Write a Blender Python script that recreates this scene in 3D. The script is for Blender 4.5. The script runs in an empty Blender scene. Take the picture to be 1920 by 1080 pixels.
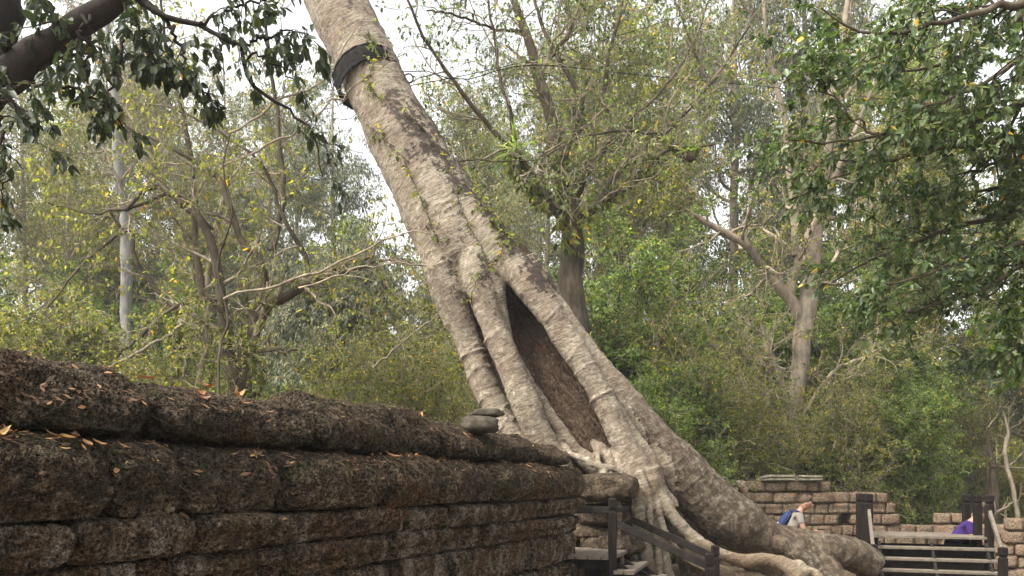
import bpy, math, random
import numpy as np
from mathutils import Vector, Matrix, noise
from mathutils.bvhtree import BVHTree
random.seed(7)
PI = math.pi
R = math.radians
scene = bpy.context.scene
col = scene.collection

# ------------------------------------------------------------------ camera, sky, sun, exposure
CAM_Z = 1.9
F = 1507.0
PITCH = 0.0                         # level camera; the low horizon comes from lens shift, verticals stay upright
HOR = 910.0
SUN_EL, SUN_AZ = 52.0, 238.0        # azimuth the light comes from, clockwise from +Y
EXPOSURE = 1.82
SKY_STRENGTH = 0.15
SUN_STRENGTH = 1.5

cam_d = bpy.data.cameras.new("camera")
cam_d.sensor_width = 36.0
cam_d.lens = 36.0 * F / 1920.0
cam_d.shift_y = (HOR - 540.0) / 1920.0
cam_d.clip_start = 0.05
cam_d.clip_end = 1500.0
cam = bpy.data.objects.new("camera", cam_d)
col.objects.link(cam)
cam.location = (0, 0, CAM_Z)
cam.rotation_euler = (PI / 2 + PITCH, 0, 0)
scene.camera = cam

world = bpy.data.worlds.new("World")
scene.world = world
world.use_nodes = True
wn = world.node_tree.nodes
wl = world.node_tree.links
bgn = wn["Background"]
sky = wn.new("ShaderNodeTexSky")
sky.sky_type = 'NISHITA'
sky.sun_disc = False
sky.sun_elevation = R(SUN_EL)
sky.sun_rotation = R(SUN_AZ)
sky.air_density = 1.0
sky.dust_density = 4.0
hs = wn.new("ShaderNodeHueSaturation")
hs.inputs["Saturation"].default_value = 0.12
wl.new(sky.outputs[0], hs.inputs["Color"])
wl.new(hs.outputs[0], bgn.inputs["Color"])
bgn.inputs["Strength"].default_value = SKY_STRENGTH

sd = bpy.data.lights.new("sun", 'SUN')
sd.energy = SUN_STRENGTH
sd.angle = R(14)
sd.color = (1.0, 0.92, 0.78)
sun = bpy.data.objects.new("sun", sd)
col.objects.link(sun)
sv = Vector((math.sin(R(SUN_AZ)) * math.cos(R(SUN_EL)), math.cos(R(SUN_AZ)) * math.cos(R(SUN_EL)), math.sin(R(SUN_EL))))
sun.rotation_euler = sv.to_track_quat('Z', 'Y').to_euler()

scene.view_settings.view_transform = 'Standard'
scene.view_settings.look = 'None'
scene.view_settings.gamma = 1.0
scene.view_settings.use_curve_mapping = False
scene.view_settings.exposure = EXPOSURE
try:
    scene.cycles.max_bounces = 6
    scene.cycles.diffuse_bounces = 3
    scene.cycles.glossy_bounces = 2
    scene.cycles.transmission_bounces = 3
    scene.cycles.volume_bounces = 0
    scene.cycles.use_denoising = True
except Exception:
    pass

CP, SP = math.cos(PITCH), math.sin(PITCH)


def P(px, py, Y):
    """point of the place seen at photograph pixel px,py at horizontal distance Y"""
    u = (px - 960.0) / F
    v = (HOR - py) / F
    dx, dy, dz = u, CP - v * SP, SP + v * CP
    k = Y / dy
    return np.array([dx * k, Y, CAM_Z + dz * k])


def zdepth(p):
    return p[1] * CP + (p[2] - CAM_Z) * SP


def W(p, w):
    return w * zdepth(p) / F


# ------------------------------------------------------------------ helpers
def tag(o, label=None, cat=None, group=None, kind=None):
    if label: o["label"] = label
    if cat: o["category"] = cat
    if group: o["group"] = group
    if kind: o["kind"] = kind
    return o


def empty(name, loc, rz=0.0):
    o = bpy.data.objects.new(name, None)
    o.empty_display_size = 0.2
    o.location = tuple(float(a) for a in loc)
    o.rotation_euler = (0, 0, rz)
    col.objects.link(o)
    return o


def worldloc(o):
    l = Vector(o.location)
    while o.parent:
        o = o.parent
        l = l + Vector(o.location)
    return l


def mk(name, V, faces, mat, parent=None, origin=None, smooth=False, tint=None, loops=None):
    """V (n,3) world coordinates; faces (m,k) array or list of tuples"""
    V = np.asarray(V, dtype=np.float64)
    if parent is not None:
        V = V - np.array(worldloc(parent))
    elif origin is not None:
        V = V - np.array([float(a) for a in origin])
    me = bpy.data.meshes.new(name)
    if isinstance(faces, np.ndarray):
        n, k = faces.shape
        me.vertices.add(len(V))
        me.vertices.foreach_set("co", V.astype(np.float32).ravel())
        me.loops.add(n * k)
        me.loops.foreach_set("vertex_index", faces.astype(np.int32).ravel())
        me.polygons.add(n)
        me.polygons.foreach_set("loop_start", np.arange(0, n * k, k, dtype=np.int32))
        me.polygons.foreach_set("loop_total", np.full(n, k, dtype=np.int32))
        me.update(calc_edges=True)
    else:
        me.from_pydata([tuple(v) for v in V], [], [tuple(f) for f in faces])
        me.update()
    if smooth:
        me.polygons.foreach_set("use_smooth", np.ones(len(me.polygons), dtype=bool))
    if tint is not None:
        a = me.attributes.new("tint", 'FLOAT', 'FACE')
        a.data.foreach_set("value", np.asarray(tint, dtype=np.float32))
    if mat: me.materials.append(mat)
    o = bpy.data.objects.new(name, me)
    col.objects.link(o)
    if parent is not None:
        o.parent = parent
    elif origin is not None:
        o.location = tuple(float(a) for a in origin)
    return o


def copy_tree(o, parent=None):
    c = o.copy()
    col.objects.link(c)
    c.parent = parent
    for ch in list(o.children):
        copy_tree(ch, c)
    return c


# ------------------------------------------------------------------ materials
def newmat(name):
    m = bpy.data.materials.new(name)
    m.use_nodes = True
    nt = m.node_tree
    for n in list(nt.nodes):
        if n.type != 'OUTPUT_MATERIAL': nt.nodes.remove(n)
    return m, nt, nt.nodes, nt.links, nt.nodes["Material Output"]


def tex(nt, kind, vec=None, **kw):
    n = nt.nodes.new(kind)
    for k, v in kw.items():
        if k in n.inputs: n.inputs[k].default_value = v
        else: setattr(n, k, v)
    if vec is not None: nt.links.new(vec, n.inputs["Vector"])
    return n


def mapping(nt, vec, scale=(1, 1, 1), rot=(0, 0, 0), loc=(0, 0, 0)):
    n = nt.nodes.new("ShaderNodeMapping")
    n.inputs["Scale"].default_value = scale
    n.inputs["Rotation"].default_value = rot
    n.inputs["Location"].default_value = loc
    nt.links.new(vec, n.inputs["Vector"])
    return n.outputs[0]


def ramp(nt, fac, stops, interp='LINEAR'):
    n = nt.nodes.new("ShaderNodeValToRGB")
    e = n.color_ramp.elements
    n.color_ramp.interpolation = interp
    e[0].position = stops[0][0]; e[0].color = (*stops[0][1], 1)
    e[1].position = stops[-1][0]; e[1].color = (*stops[-1][1], 1)
    for p, c in stops[1:-1]:
        x = e.new(p); x.color = (*c, 1)
    nt.links.new(fac, n.inputs[0])
    return n.outputs[0]


def mixc(nt, f, a, b, mode='MIX'):
    n = nt.nodes.new("ShaderNodeMix")
    n.data_type = 'RGBA'; n.blend_type = mode
    for s, v in ((n.inputs[0], f), (n.inputs[6], a), (n.inputs[7], b)):
        if hasattr(v, 'links'): nt.links.new(v, s)
        elif isinstance(v, (int, float)): s.default_value = v
        else: s.default_value = (*v, 1)
    return n.outputs[2]


def mathn(nt, op, a, b=None, clamp=False):
    n = nt.nodes.new("ShaderNodeMath"); n.operation = op; n.use_clamp = clamp
    for s, v in ((n.inputs[0], a), (n.inputs[1], b)):
        if v is None: continue
        if hasattr(v, 'links'): nt.links.new(v, s)
        else: s.default_value = v
    return n.outputs[0]


def fstep(nt, v, lo, hi):
    n = nt.nodes.new("ShaderNodeMapRange")
    n.clamp = True
    n.inputs[1].default_value = lo; n.inputs[2].default_value = hi
    nt.links.new(v, n.inputs[0])
    return n.outputs[0]


def bump(nt, h, strength, dist, prev=None):
    n = nt.nodes.new("ShaderNodeBump")
    n.inputs["Strength"].default_value = strength
    n.inputs["Distance"].default_value = dist
    nt.links.new(h, n.inputs["Height"])
    if prev is not None: nt.links.new(prev, n.inputs["Normal"])
    return n.outputs[0]


def finish(nt, out, colr, rough=0.9, normal=None, spec=0.2):
    b = nt.nodes.new("ShaderNodeBsdfPrincipled")
    if hasattr(colr, 'links'): nt.links.new(colr, b.inputs["Base Color"])
    else: b.inputs["Base Color"].default_value = (*colr, 1)
    if hasattr(rough, 'links'): nt.links.new(rough, b.inputs["Roughness"])
    else: b.inputs["Roughness"].default_value = rough
    b.inputs["Specular IOR Level"].default_value = spec
    if normal is not None: nt.links.new(normal, b.inputs["Normal"])
    nt.links.new(b.outputs[0], out.inputs["Surface"])
    return b


def plain(name, c, rough=0.8, var=0.25, scale=12.0, bmp=0.3, spec=0.3, stretch=(1, 1, 1)):
    m, nt, N, L, out = newmat(name)
    tc = N.new("ShaderNodeTexCoord").outputs["Object"]
    v = mapping(nt, tc, stretch)
    n = tex(nt, "ShaderNodeTexNoise", v, Scale=scale, Detail=6.0, Roughness=0.65).outputs[0]
    c0 = tuple(a * (1 - var) for a in c); c1 = tuple(min(1, a * (1 + var)) for a in c)
    cc = ramp(nt, n, [(0.3, c0), (0.7, c1)])
    nn = bump(nt, n, bmp, 0.01)
    finish(nt, out, cc, rough, nn, spec)
    return m


def leafmat(name, stops, trans=0.38, rough=0.5, spec=.35, tb=2.8):
    m, nt, N, L, out = newmat(name)
    a = N.new("ShaderNodeAttribute"); a.attribute_name = "tint"
    c = ramp(nt, a.outputs["Fac"], stops)
    b = N.new("ShaderNodeBsdfPrincipled")
    b.inputs["Roughness"].default_value = rough
    b.inputs["Specular IOR Level"].default_value = spec
    L.new(c, b.inputs["Base Color"])
    t = N.new("ShaderNodeBsdfTranslucent")
    hsv = N.new("ShaderNodeHueSaturation")
    hsv.inputs["Value"].default_value = tb
    hsv.inputs["Hue"].default_value = 0.483
    hsv.inputs["Saturation"].default_value = 1.12
    L.new(c, hsv.inputs["Color"])
    L.new(hsv.outputs[0], t.inputs[0])
    mx = N.new("ShaderNodeMixShader"); mx.inputs[0].default_value = trans
    L.new(b.outputs[0], mx.inputs[1]); L.new(t.outputs[0], mx.inputs[2])
    L.new(mx.outputs[0], out.inputs["Surface"])
    return m


YEL = (0.50, 0.33, 0.03)
BRN = (0.22, 0.13, 0.06)
M_leaf = {
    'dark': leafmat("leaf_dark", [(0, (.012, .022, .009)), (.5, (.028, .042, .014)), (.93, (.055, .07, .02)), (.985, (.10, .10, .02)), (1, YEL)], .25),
    'fore': leafmat("leaf_broad", [(0, (.018, .036, .010)), (.45, (.055, .095, .022)), (.8, (.12, .155, .06)), (.965, (.15, .165, .09)), (.985, (.26, .20, .04)), (1, YEL)], .32, .42, .5),
    'olive': leafmat("leaf_olive", [(0, (.022, .03, .007)), (.45, (.085, .105, .02)), (.85, (.19, .21, .045)), (.965, (.29, .25, .04)), (1, YEL)], .48),
    'green': leafmat("leaf_green", [(0, (.013, .028, .007)), (.45, (.066, .108, .022)), (.85, (.17, .235, .055)), (.98, (.23, .26, .08)), (1, (.40, .30, .04))], .48),
    'grey': leafmat("leaf_greygreen", [(0, (.024, .032, .018)), (.45, (.085, .10, .05)), (.85, (.20, .215, .13)), (.965, (.23, .20, .12)), (1, (.32, .24, .09))], .44, .45, .5),
    'fresh': leafmat("leaf_fresh", [(0, (.035, .07, .01)), (.6, (.08, .14, .02)), (.95, (.15, .20, .03)), (1, (.4, .33, .04))], .42),
    'dry': leafmat("leaf_dry", [(0, (.05, .055, .022)), (.5, (.115, .13, .05)), (.8, (.19, .20, .075)), (1, (.34, .26, .08))], .36),
    'litter': leafmat("leaf_litter", [(0, (.05, .028, .014)), (.5, (.13, .065, .028)), (.85, (.26, .135, .048)), (1, (.42, .27, .09))], .1, .6),
}


def barkmat(name, c0, c1, c2, scale=6.0, stretch=(1, 1, .25), bs=.6):
    m, nt, N, L, out = newmat(name)
    tc = N.new("ShaderNodeTexCoord").outputs["Object"]
    v = mapping(nt, tc, stretch)
    n = tex(nt, "ShaderNodeTexNoise", v, Scale=scale, Detail=8.0, Roughness=.7).outputs[0]
    n2 = tex(nt, "ShaderNodeTexNoise", tc, Scale=scale * .35, Detail=4.0).outputs[0]
    a = ramp(nt, n, [(.3, c0), (.5, c1), (.72, c2)])
    b = ramp(nt, n2, [(.35, (.55, .55, .55)), (.65, (1.15, 1.12, 1.08))])
    c = mixc(nt, 1.0, a, b, 'MULTIPLY')
    nn = bump(nt, n, bs, .03)
    finish(nt, out, c, .9, nn, .15)
    return m


M_bark_brown = barkmat("bark_brown", (.03, .023, .015), (.082, .065, .045), (.16, .135, .098))
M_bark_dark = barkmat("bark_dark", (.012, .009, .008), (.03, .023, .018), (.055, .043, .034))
M_bark_pale = barkmat("bark_pale", (.12, .095, .065), (.235, .195, .145), (.34, .295, .23))
M_bark_white = barkmat("bark_white", (.10, .096, .085), (.20, .195, .18), (.31, .305, .29), scale=4)
M_twig = barkmat("bark_twig", (.13, .105, .07), (.26, .215, .155), (.40, .34, .26), scale=10)
M_twig_dark = barkmat("bark_twig_dark", (.022, .017, .013), (.05, .038, .03), (.09, .07, .055), scale=10)


def laterite(name, hero=False, warm=0.0, light=1.3):
    m, nt, N, L, out = newmat(name)
    tcn = N.new("ShaderNodeTexCoord")
    tc = tcn.outputs["Object"]
    if not hero:
        oi = N.new("ShaderNodeObjectInfo")
        va = N.new("ShaderNodeVectorMath"); va.operation = 'ADD'
        cmb = N.new("ShaderNodeCombineXYZ")
        r_ = mathn(nt, 'MULTIPLY', oi.outputs["Random"], 37.0)
        L.new(r_, cmb.inputs[0]); L.new(r_, cmb.inputs[2])
        L.new(tc, va.inputs[0]); L.new(cmb.outputs[0], va.inputs[1])
        tc = va.outputs[0]
    big = tex(nt, "ShaderNodeTexNoise", tc, Scale=2.3, Detail=5.0, Roughness=.6).outputs[0]
    mid = tex(nt, "ShaderNodeTexNoise", tc, Scale=11.0, Detail=7.0, Roughness=.72).outputs[0]
    vs = mapping(nt, tc, (1, 1, .9))
    vor = tex(nt, "ShaderNodeTexVoronoi", vs, Scale=44.0, Randomness=1.0)
    vor2 = tex(nt, "ShaderNodeTexVoronoi", vs, Scale=105.0, Randomness=1.0)
    pits = fstep(nt, vor.outputs["Distance"], .12, .5)
    pits2 = fstep(nt, vor2.outputs["Distance"], .10, .5)
    inv = mathn(nt, 'MULTIPLY', mathn(nt, 'ADD', mathn(nt, 'MULTIPLY', pits, .6), mathn(nt, 'MULTIPLY', pits2, .4)), 1.0)
    k = light * (1.2 if hero else 1)
    base = ramp(nt, mid, [(.28, (.022 * k, .017 * k, .012 * k)), (.44, (.055 * k, .040 * k, .027 * k)), (.58, (.125 * k, .094 * k, .064 * k)), (.74, (.27 * k, .215 * k, .155 * k))])
    rust = ramp(nt, mid, [(.3, (.045 * k, .025 * k, .014 * k)), (.55, (.115 * k, .066 * k, .038 * k)), (.75, (.2 * k, .13 * k, .08 * k))])
    f = fstep(nt, big, .52 - warm, .66 - warm)
    c = mixc(nt, f, base, rust)
    if hero:
        spk = tex(nt, "ShaderNodeTexNoise", tc, Scale=34.0, Detail=6.0, Roughness=.8).outputs[0]
        c = mixc(nt, 1.0, c, ramp(nt, spk, [(.40, (.35, .34, .33)), (.5, (.95, .95, .95)), (.60, (1.75, 1.7, 1.62))]), 'MULTIPLY')
        # pale lichen and lime streaks, longest downwards, on the moulded courses
        vz = mapping(nt, tcn.outputs["Object"], (1, 1, .35))
        l1 = tex(nt, "ShaderNodeTexNoise", vz, Scale=7.0, Detail=7.0, Roughness=.7).outputs[0]
        l2 = tex(nt, "ShaderNodeTexNoise", tc, Scale=1.4, Detail=2.0).outputs[0]
        sx = N.new("ShaderNodeSeparateXYZ"); L.new(tcn.outputs["Object"], sx.inputs[0])
        zz = mathn(nt, 'ADD', sx.outputs[2], mathn(nt, 'MULTIPLY', mathn(nt, 'SUBTRACT', l2, .5), .3))
        lo = mathn(nt, 'SUBTRACT', 1.0, fstep(nt, zz, 1.68, 1.84))
        fm = mathn(nt, 'MULTIPLY', fstep(nt, l1, .52, .57), fstep(nt, l2, .38, .48))
        fm = mathn(nt, 'MULTIPLY', fm, lo)
        c = mixc(nt, mathn(nt, 'MULTIPLY', fm, .9), c, (.32, .27, .21))
        # crust: tops are darker, undersides of the bulge bare rust
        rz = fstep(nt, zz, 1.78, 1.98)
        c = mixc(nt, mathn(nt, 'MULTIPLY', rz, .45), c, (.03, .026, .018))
        mo = fstep(nt, tex(nt, "ShaderNodeTexNoise", tc, Scale=4.5, Detail=5.0).outputs[0], .56, .68)
        c = mixc(nt, mathn(nt, 'MULTIPLY', mo, .4), c, (.06, .07, .02))
        orr = fstep(nt, tex(nt, "ShaderNodeTexNoise", mapping(nt, tcn.outputs["Object"], (1, 1, .5), (0, 0, 0), (3, 1, 7)), Scale=3.2, Detail=5.0).outputs[0], .54, .66)
        c = mixc(nt, mathn(nt, 'MULTIPLY', mathn(nt, 'MULTIPLY', orr, lo), .6), c, (.12, .062, .028))
    c = mixc(nt, mathn(nt, 'MULTIPLY', mathn(nt, 'SUBTRACT', 1.0, inv), .85), c, (.008, .006, .004))
    hsum = mathn(nt, 'ADD', mathn(nt, 'MULTIPLY', inv, .9), mathn(nt, 'MULTIPLY', mid, 1.2))
    if hero:
        m.displacement_method = 'BOTH'
        d = N.new("ShaderNodeDisplacement")
        fine = tex(nt, "ShaderNodeTexNoise", tc, Scale=60.0, Detail=4.0, Roughness=.7).outputs[0]
        hh = mathn(nt, 'ADD', hsum, mathn(nt, 'MULTIPLY', fine, .35))
        hh = mathn(nt, 'ADD', hh, mathn(nt, 'MULTIPLY', big, 1.5))
        L.new(hh, d.inputs["Height"])
        d.inputs["Midlevel"].default_value = 2.25
        d.inputs["Scale"].default_value = .028
        L.new(d.outputs[0], out.inputs["Displacement"])
        f3 = tex(nt, "ShaderNodeTexNoise", tc, Scale=150.0, Detail=3.0, Roughness=.7).outputs[0]
        nb = bump(nt, mathn(nt, 'ADD', mathn(nt, 'ADD', pits2, mathn(nt, 'MULTIPLY', pits, .8)), mathn(nt, 'MULTIPLY', f3, .9)), 1.0, .012)
        finish(nt, out, c, .95, nb, .15)
    else:
        nn = bump(nt, hsum, 1.0, .03)
        finish(nt, out, c, .95, nn, .12)
    return m


M_lat = laterite("laterite_dark", hero=True)
M_lat2 = laterite("laterite_red", hero=False, warm=-.01, light=4.0)
M_lat3 = laterite("laterite_brown", hero=False, warm=-.05, light=1.0)


def sandstone():
    m, nt, N, L, out = newmat("sandstone")
    tc = N.new("ShaderNodeTexCoord").outputs["Object"]
    n = tex(nt, "ShaderNodeTexNoise", tc, Scale=9.0, Detail=7.0, Roughness=.7).outputs[0]
    c = ramp(nt, n, [(.3, (.06, .06, .04)), (.5, (.17, .15, .105)), (.7, (.27, .24, .185))])
    finish(nt, out, c, .9, bump(nt, n, .6, .02), .15)
    return m


M_sand = sandstone()
M_stone_dark = plain("lichen_stone", (.055, .046, .034), .95, .6, 14, .8, .1)


def heroBark():
    m, nt, N, L, out = newmat("strangler_bark")
    tc = N.new("ShaderNodeTexCoord").outputs["Object"]
    # bark rings lie across the leaning stem: turn the coordinates so that local z runs along it
    v0 = mapping(nt, tc, (1, 1, 1), (0, R(28), 0))
    wob = tex(nt, "ShaderNodeTexNoise", v0, Scale=1.6, Detail=3.0)
    addv = N.new("ShaderNodeVectorMath"); addv.operation = 'MULTIPLY_ADD'
    L.new(wob.outputs["Color"], addv.inputs[0]); addv.inputs[1].default_value = (.22, .22, .22); L.new(v0, addv.inputs[2])
    v = addv.outputs[0]
    ring = tex(nt, "ShaderNodeTexNoise", mapping(nt, v, (2.6, 2.6, 20)), Scale=2.6, Detail=7.0, Roughness=.68).outputs[0]
    ring2 = tex(nt, "ShaderNodeTexNoise", mapping(nt, v, (1.2, 1.2, 5.5)), Scale=1.7, Detail=4.0, Roughness=.55).outputs[0]
    flk = tex(nt, "ShaderNodeTexNoise", v, Scale=13.0, Detail=8.0, Roughness=.75).outputs[0]
    blot = tex(nt, "ShaderNodeTexNoise", v, Scale=1.1, Detail=6.0, Roughness=.68).outputs[0]
    len_ = tex(nt, "ShaderNodeTexVoronoi", mapping(nt, v, (.7, .7, 2.2)), Scale=22.0).outputs["Distance"]
    base = ramp(nt, ring, [(.30, (.075, .06, .043)), (.44, (.19, .16, .12)), (.56, (.285, .25, .195)), (.75, (.42, .38, .31))])
    pink = ramp(nt, ring, [(.3, (.075, .053, .038)), (.5, (.17, .13, .098)), (.75, (.30, .245, .19))])
    c = mixc(nt, fstep(nt, blot, .46, .62), base, pink)
    c = mixc(nt, mathn(nt, 'MULTIPLY', fstep(nt, flk, .54, .64), .75), c, (.45, .41, .34))
    c = mixc(nt, mathn(nt, 'MULTIPLY', mathn(nt, 'SUBTRACT', 1, fstep(nt, flk, .30, .43)), .75), c, (.075, .05, .035))
    # black lichen: upper right flank of the leaning trunk, and specks elsewhere
    sx = N.new("ShaderNodeSeparateXYZ"); L.new(v0, sx.inputs[0])
    geo = N.new("ShaderNodeSeparateXYZ"); L.new(tc, geo.inputs[0])
    zone = mathn(nt, 'MULTIPLY', fstep(nt, geo.outputs[2], 4.0, 5.0), mathn(nt, 'SUBTRACT', 1, mathn(nt, 'MULTIPLY', fstep(nt, geo.outputs[2], 7.0, 8.2), .6)))
    att = N.new("ShaderNodeAttribute"); att.attribute_name = "flank"
    zone = mathn(nt, 'MULTIPLY', zone, att.outputs["Fac"])
    thr = mathn(nt, 'ADD', flk, mathn(nt, 'MULTIPLY', zone, .19))
    thr = mathn(nt, 'ADD', thr, mathn(nt, 'MULTIPLY', mathn(nt, 'SUBTRACT', blot, .5), .8))
    lich = fstep(nt, thr, .66, .70)
    c = mixc(nt, mathn(nt, 'MULTIPLY', lich, .9), c, (.028, .021, .017))
    low = mathn(nt, 'SUBTRACT', 1, fstep(nt, geo.outputs[2], .6, 2.4))
    c = mixc(nt, mathn(nt, 'MULTIPLY', mathn(nt, 'MULTIPLY', low, fstep(nt, blot, .40, .55)), .55), c, (.17, .115, .065))
    c = mixc(nt, 1.0, c, (1.0, .975, .93), "MULTIPLY")
    up_ = mathn(nt, 'ADD', .18, mathn(nt, 'MULTIPLY', fstep(nt, geo.outputs[2], 3.2, 5.2), .75))
    msk = tex(nt, 'ShaderNodeTexNoise', tc, Scale=1.7, Detail=4.0).outputs[0]
    up_ = mathn(nt, 'MULTIPLY', up_, mathn(nt, 'ADD', .35, mathn(nt, 'MULTIPLY', fstep(nt, msk, .40, .60), 1.0)))
    h = mathn(nt, 'ADD', mathn(nt, 'MULTIPLY', mathn(nt, 'MULTIPLY', ring, .9), up_), mathn(nt, 'MULTIPLY', flk, .75))
    h = mathn(nt, 'ADD', h, mathn(nt, 'MULTIPLY', ring2, .18))
    ab = N.new("ShaderNodeAttribute"); ab.attribute_name = "buttress"
    but = ab.outputs["Fac"]
    mot = tex(nt, 'ShaderNodeTexNoise', mapping(nt, v, (1.6, 1.6, 1)), Scale=7.0, Detail=9.0, Roughness=.78).outputs[0]
    c = mixc(nt, mathn(nt, 'MULTIPLY', mathn(nt, 'MULTIPLY', fstep(nt, mot, .45, .53), but), .85), c, (.06, .043, .03))
    c = mixc(nt, mathn(nt, 'MULTIPLY', but, .12), c, (.19, .13, .08))
    h = mathn(nt, 'ADD', h, mathn(nt, 'MULTIPLY', mathn(nt, 'MULTIPLY', mot, but), -2.6))
    pit = tex(nt, 'ShaderNodeTexNoise', v, Scale=34.0, Detail=5.0, Roughness=.7).outputs[0]
    h = mathn(nt, 'ADD', h, mathn(nt, 'MULTIPLY', pit, .35))
    c = mixc(nt, mathn(nt, 'MULTIPLY', mathn(nt, 'SUBTRACT', 1, fstep(nt, pit, .34, .46)), .6), c, (.06, .042, .03))
    nn = bump(nt, h, .95, .05)
    nn = bump(nt, len_, .25, .012, nn)
    finish(nt, out, c, .85, nn, .2)
    return m


M_hero = heroBark()


def fibrous():
    m, nt, N, L, out = newmat("rotten_heartwood")
    tc = N.new("ShaderNodeTexCoord").outputs["Object"]
    v0 = mapping(nt, tc, (1, 1, 1), (0, R(37), 0))
    wob = tex(nt, "ShaderNodeTexNoise", v0, Scale=3.0, Detail=3.0)
    addv = N.new("ShaderNodeVectorMath"); addv.operation = 'MULTIPLY_ADD'
    L.new(wob.outputs["Color"], addv.inputs[0]); addv.inputs[1].default_value = (.15, .15, .15); L.new(v0, addv.inputs[2])
    v = mapping(nt, addv.outputs[0], (9, 9, 1.1))
    n = tex(nt, "ShaderNodeTexNoise", v, Scale=2.6, Detail=9.0, Roughness=.72).outputs[0]
    n2 = tex(nt, "ShaderNodeTexNoise", v0, Scale=14.0, Detail=6.0, Roughness=.7).outputs[0]
    c = ramp(nt, n, [(.3, (.022, .014, .010)), (.46, (.085, .058, .040)), (.6, (.185, .135, .095)), (.78, (.33, .26, .20))])
    c = mixc(nt, fstep(nt, n2, .5, .75), c, (.07, .035, .02))
    h = mathn(nt, 'ADD', n, mathn(nt, 'MULTIPLY', n2, .4))
    m.displacement_method = 'BOTH'
    d = N.new("ShaderNodeDisplacement")
    L.new(h, d.inputs["Height"]); d.inputs["Midlevel"].default_value = .7; d.inputs["Scale"].default_value = .22
    L.new(d.outputs[0], out.inputs["Displacement"])
    finish(nt, out, c, .95, None, .1)
    return m


M_fib = fibrous()


def woodmat(name, c0, c1, c2, rough=.8, spec=.3, stretch=(1, 14, 14)):
    m, nt, N, L, out = newmat(name)
    tc = N.new("ShaderNodeTexCoord").outputs["Object"]
    v = mapping(nt, tc, stretch)
    n = tex(nt, "ShaderNodeTexNoise", v, Scale=3.0, Detail=8.0, Roughness=.65).outputs[0]
    n2 = tex(nt, "ShaderNodeTexNoise", tc, Scale=5.0, Detail=4.0).outputs[0]
    c = ramp(nt, n, [(.3, c0), (.5, c1), (.75, c2)])
    c = mixc(nt, mathn(nt, 'MULTIPLY', fstep(nt, n2, .45, .7), .35), c, c0)
    finish(nt, out, c, rough, bump(nt, n, .35, .008), spec)
    return m


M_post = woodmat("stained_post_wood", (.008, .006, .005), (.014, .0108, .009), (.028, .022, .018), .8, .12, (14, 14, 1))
M_rail = woodmat("stained_rail_wood", (.009, .007, .006), (.017, .013, .011), (.035, .028, .023), .75, .15, (4, 4, 4))
M_tread = woodmat("weathered_tread_wood", (.075, .06, .044), (.135, .112, .086), (.21, .18, .145), .9, .2, (2.5, 10, 10))
M_rubber = plain("black_rubber", (.016, .014, .013), .92, .7, 14, .8, .06)
M_cable = plain("cable_black", (.016, .015, .015), .85, .2, 20, .1, .1)

# ------------------------------------------------------------------ geometry generators
def norm(a):
    return a / np.maximum(np.linalg.norm(a, axis=-1, keepdims=True), 1e-9)


def tubes(Pt, Rd, sides, cap=False, arc=None):
    """Pt (M,N,3), Rd (M,N) -> V,F quads"""
    Pt = np.asarray(Pt, float); Rd = np.asarray(Rd, float)
    M_, N_, _ = Pt.shape
    T = np.empty_like(Pt)
    T[:, 1:-1] = Pt[:, 2:] - Pt[:, :-2]
    T[:, 0] = Pt[:, 1] - Pt[:, 0]; T[:, -1] = Pt[:, -1] - Pt[:, -2]
    T = norm(T)
    mean = norm(T.mean(axis=1))
    ref = np.where(np.abs(mean[:, 1:2]) < .8, np.array([[0, 1., 0]]), np.array([[1., 0, 0]]))
    ref = np.repeat(ref[:, None, :], N_, axis=1)
    A = norm(np.cross(T, ref)); B = np.cross(T, A)
    th = np.linspace(0, 2 * PI, sides, endpoint=False)
    V = Pt[:, :, None, :] + Rd[:, :, None, None] * (A[:, :, None, :] * np.cos(th)[None, None, :, None] + B[:, :, None, :] * np.sin(th)[None, None, :, None])
    idx = np.arange(M_ * N_ * sides).reshape(M_, N_, sides)
    a = idx[:, :-1, :]; b = np.roll(a, -1, axis=2); d = idx[:, 1:, :]; c = np.roll(d, -1, axis=2)
    Fq = np.stack([a, b, c, d], axis=-1).reshape(-1, 4)
    return V.reshape(-1, 3), Fq


class Acc:
    def __init__(s): s.v = []; s.f = []; s.n = 0; s.t = []
    def add(s, V, Fq, t=None):
        s.v.append(V); s.f.append(Fq + s.n); s.n += len(V)
        if t is not None: s.t.append(t)
    def build(s, name, mat, parent=None, origin=None, smooth=True):
        return mk(name, np.concatenate(s.v), np.concatenate(s.f), mat, parent, origin, smooth,
                  np.concatenate(s.t) if s.t else None)


def cr(pts, n):
    """Catmull-Rom through rows (x,y,z,r) resampled to n points"""
    p = np.asarray(pts, float)
    if len(p) < 3:
        t = np.linspace(0, 1, n)[:, None]
        return p[0] * (1 - t) + p[-1] * t
    p = np.vstack([2 * p[0] - p[1], p, 2 * p[-1] - p[-2]])
    seg = np.linalg.norm(np.diff(p[1:-1, :3], axis=0), axis=1)
    cum = np.concatenate([[0], np.cumsum(seg)])
    out = []
    for s in np.linspace(0, cum[-1], n):
        i = min(np.searchsorted(cum, s, side='right') - 1, len(seg) - 1)
        t = (s - cum[i]) / max(seg[i], 1e-9)
        a, b, c, d = p[i], p[i + 1], p[i + 2], p[i + 3]
        out.append(.5 * ((2 * b) + (c - a) * t + (2 * a - 5 * b + 4 * c - d) * t * t + (3 * b - a - 3 * c + d) * t ** 3))
    return np.array(out)


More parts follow.
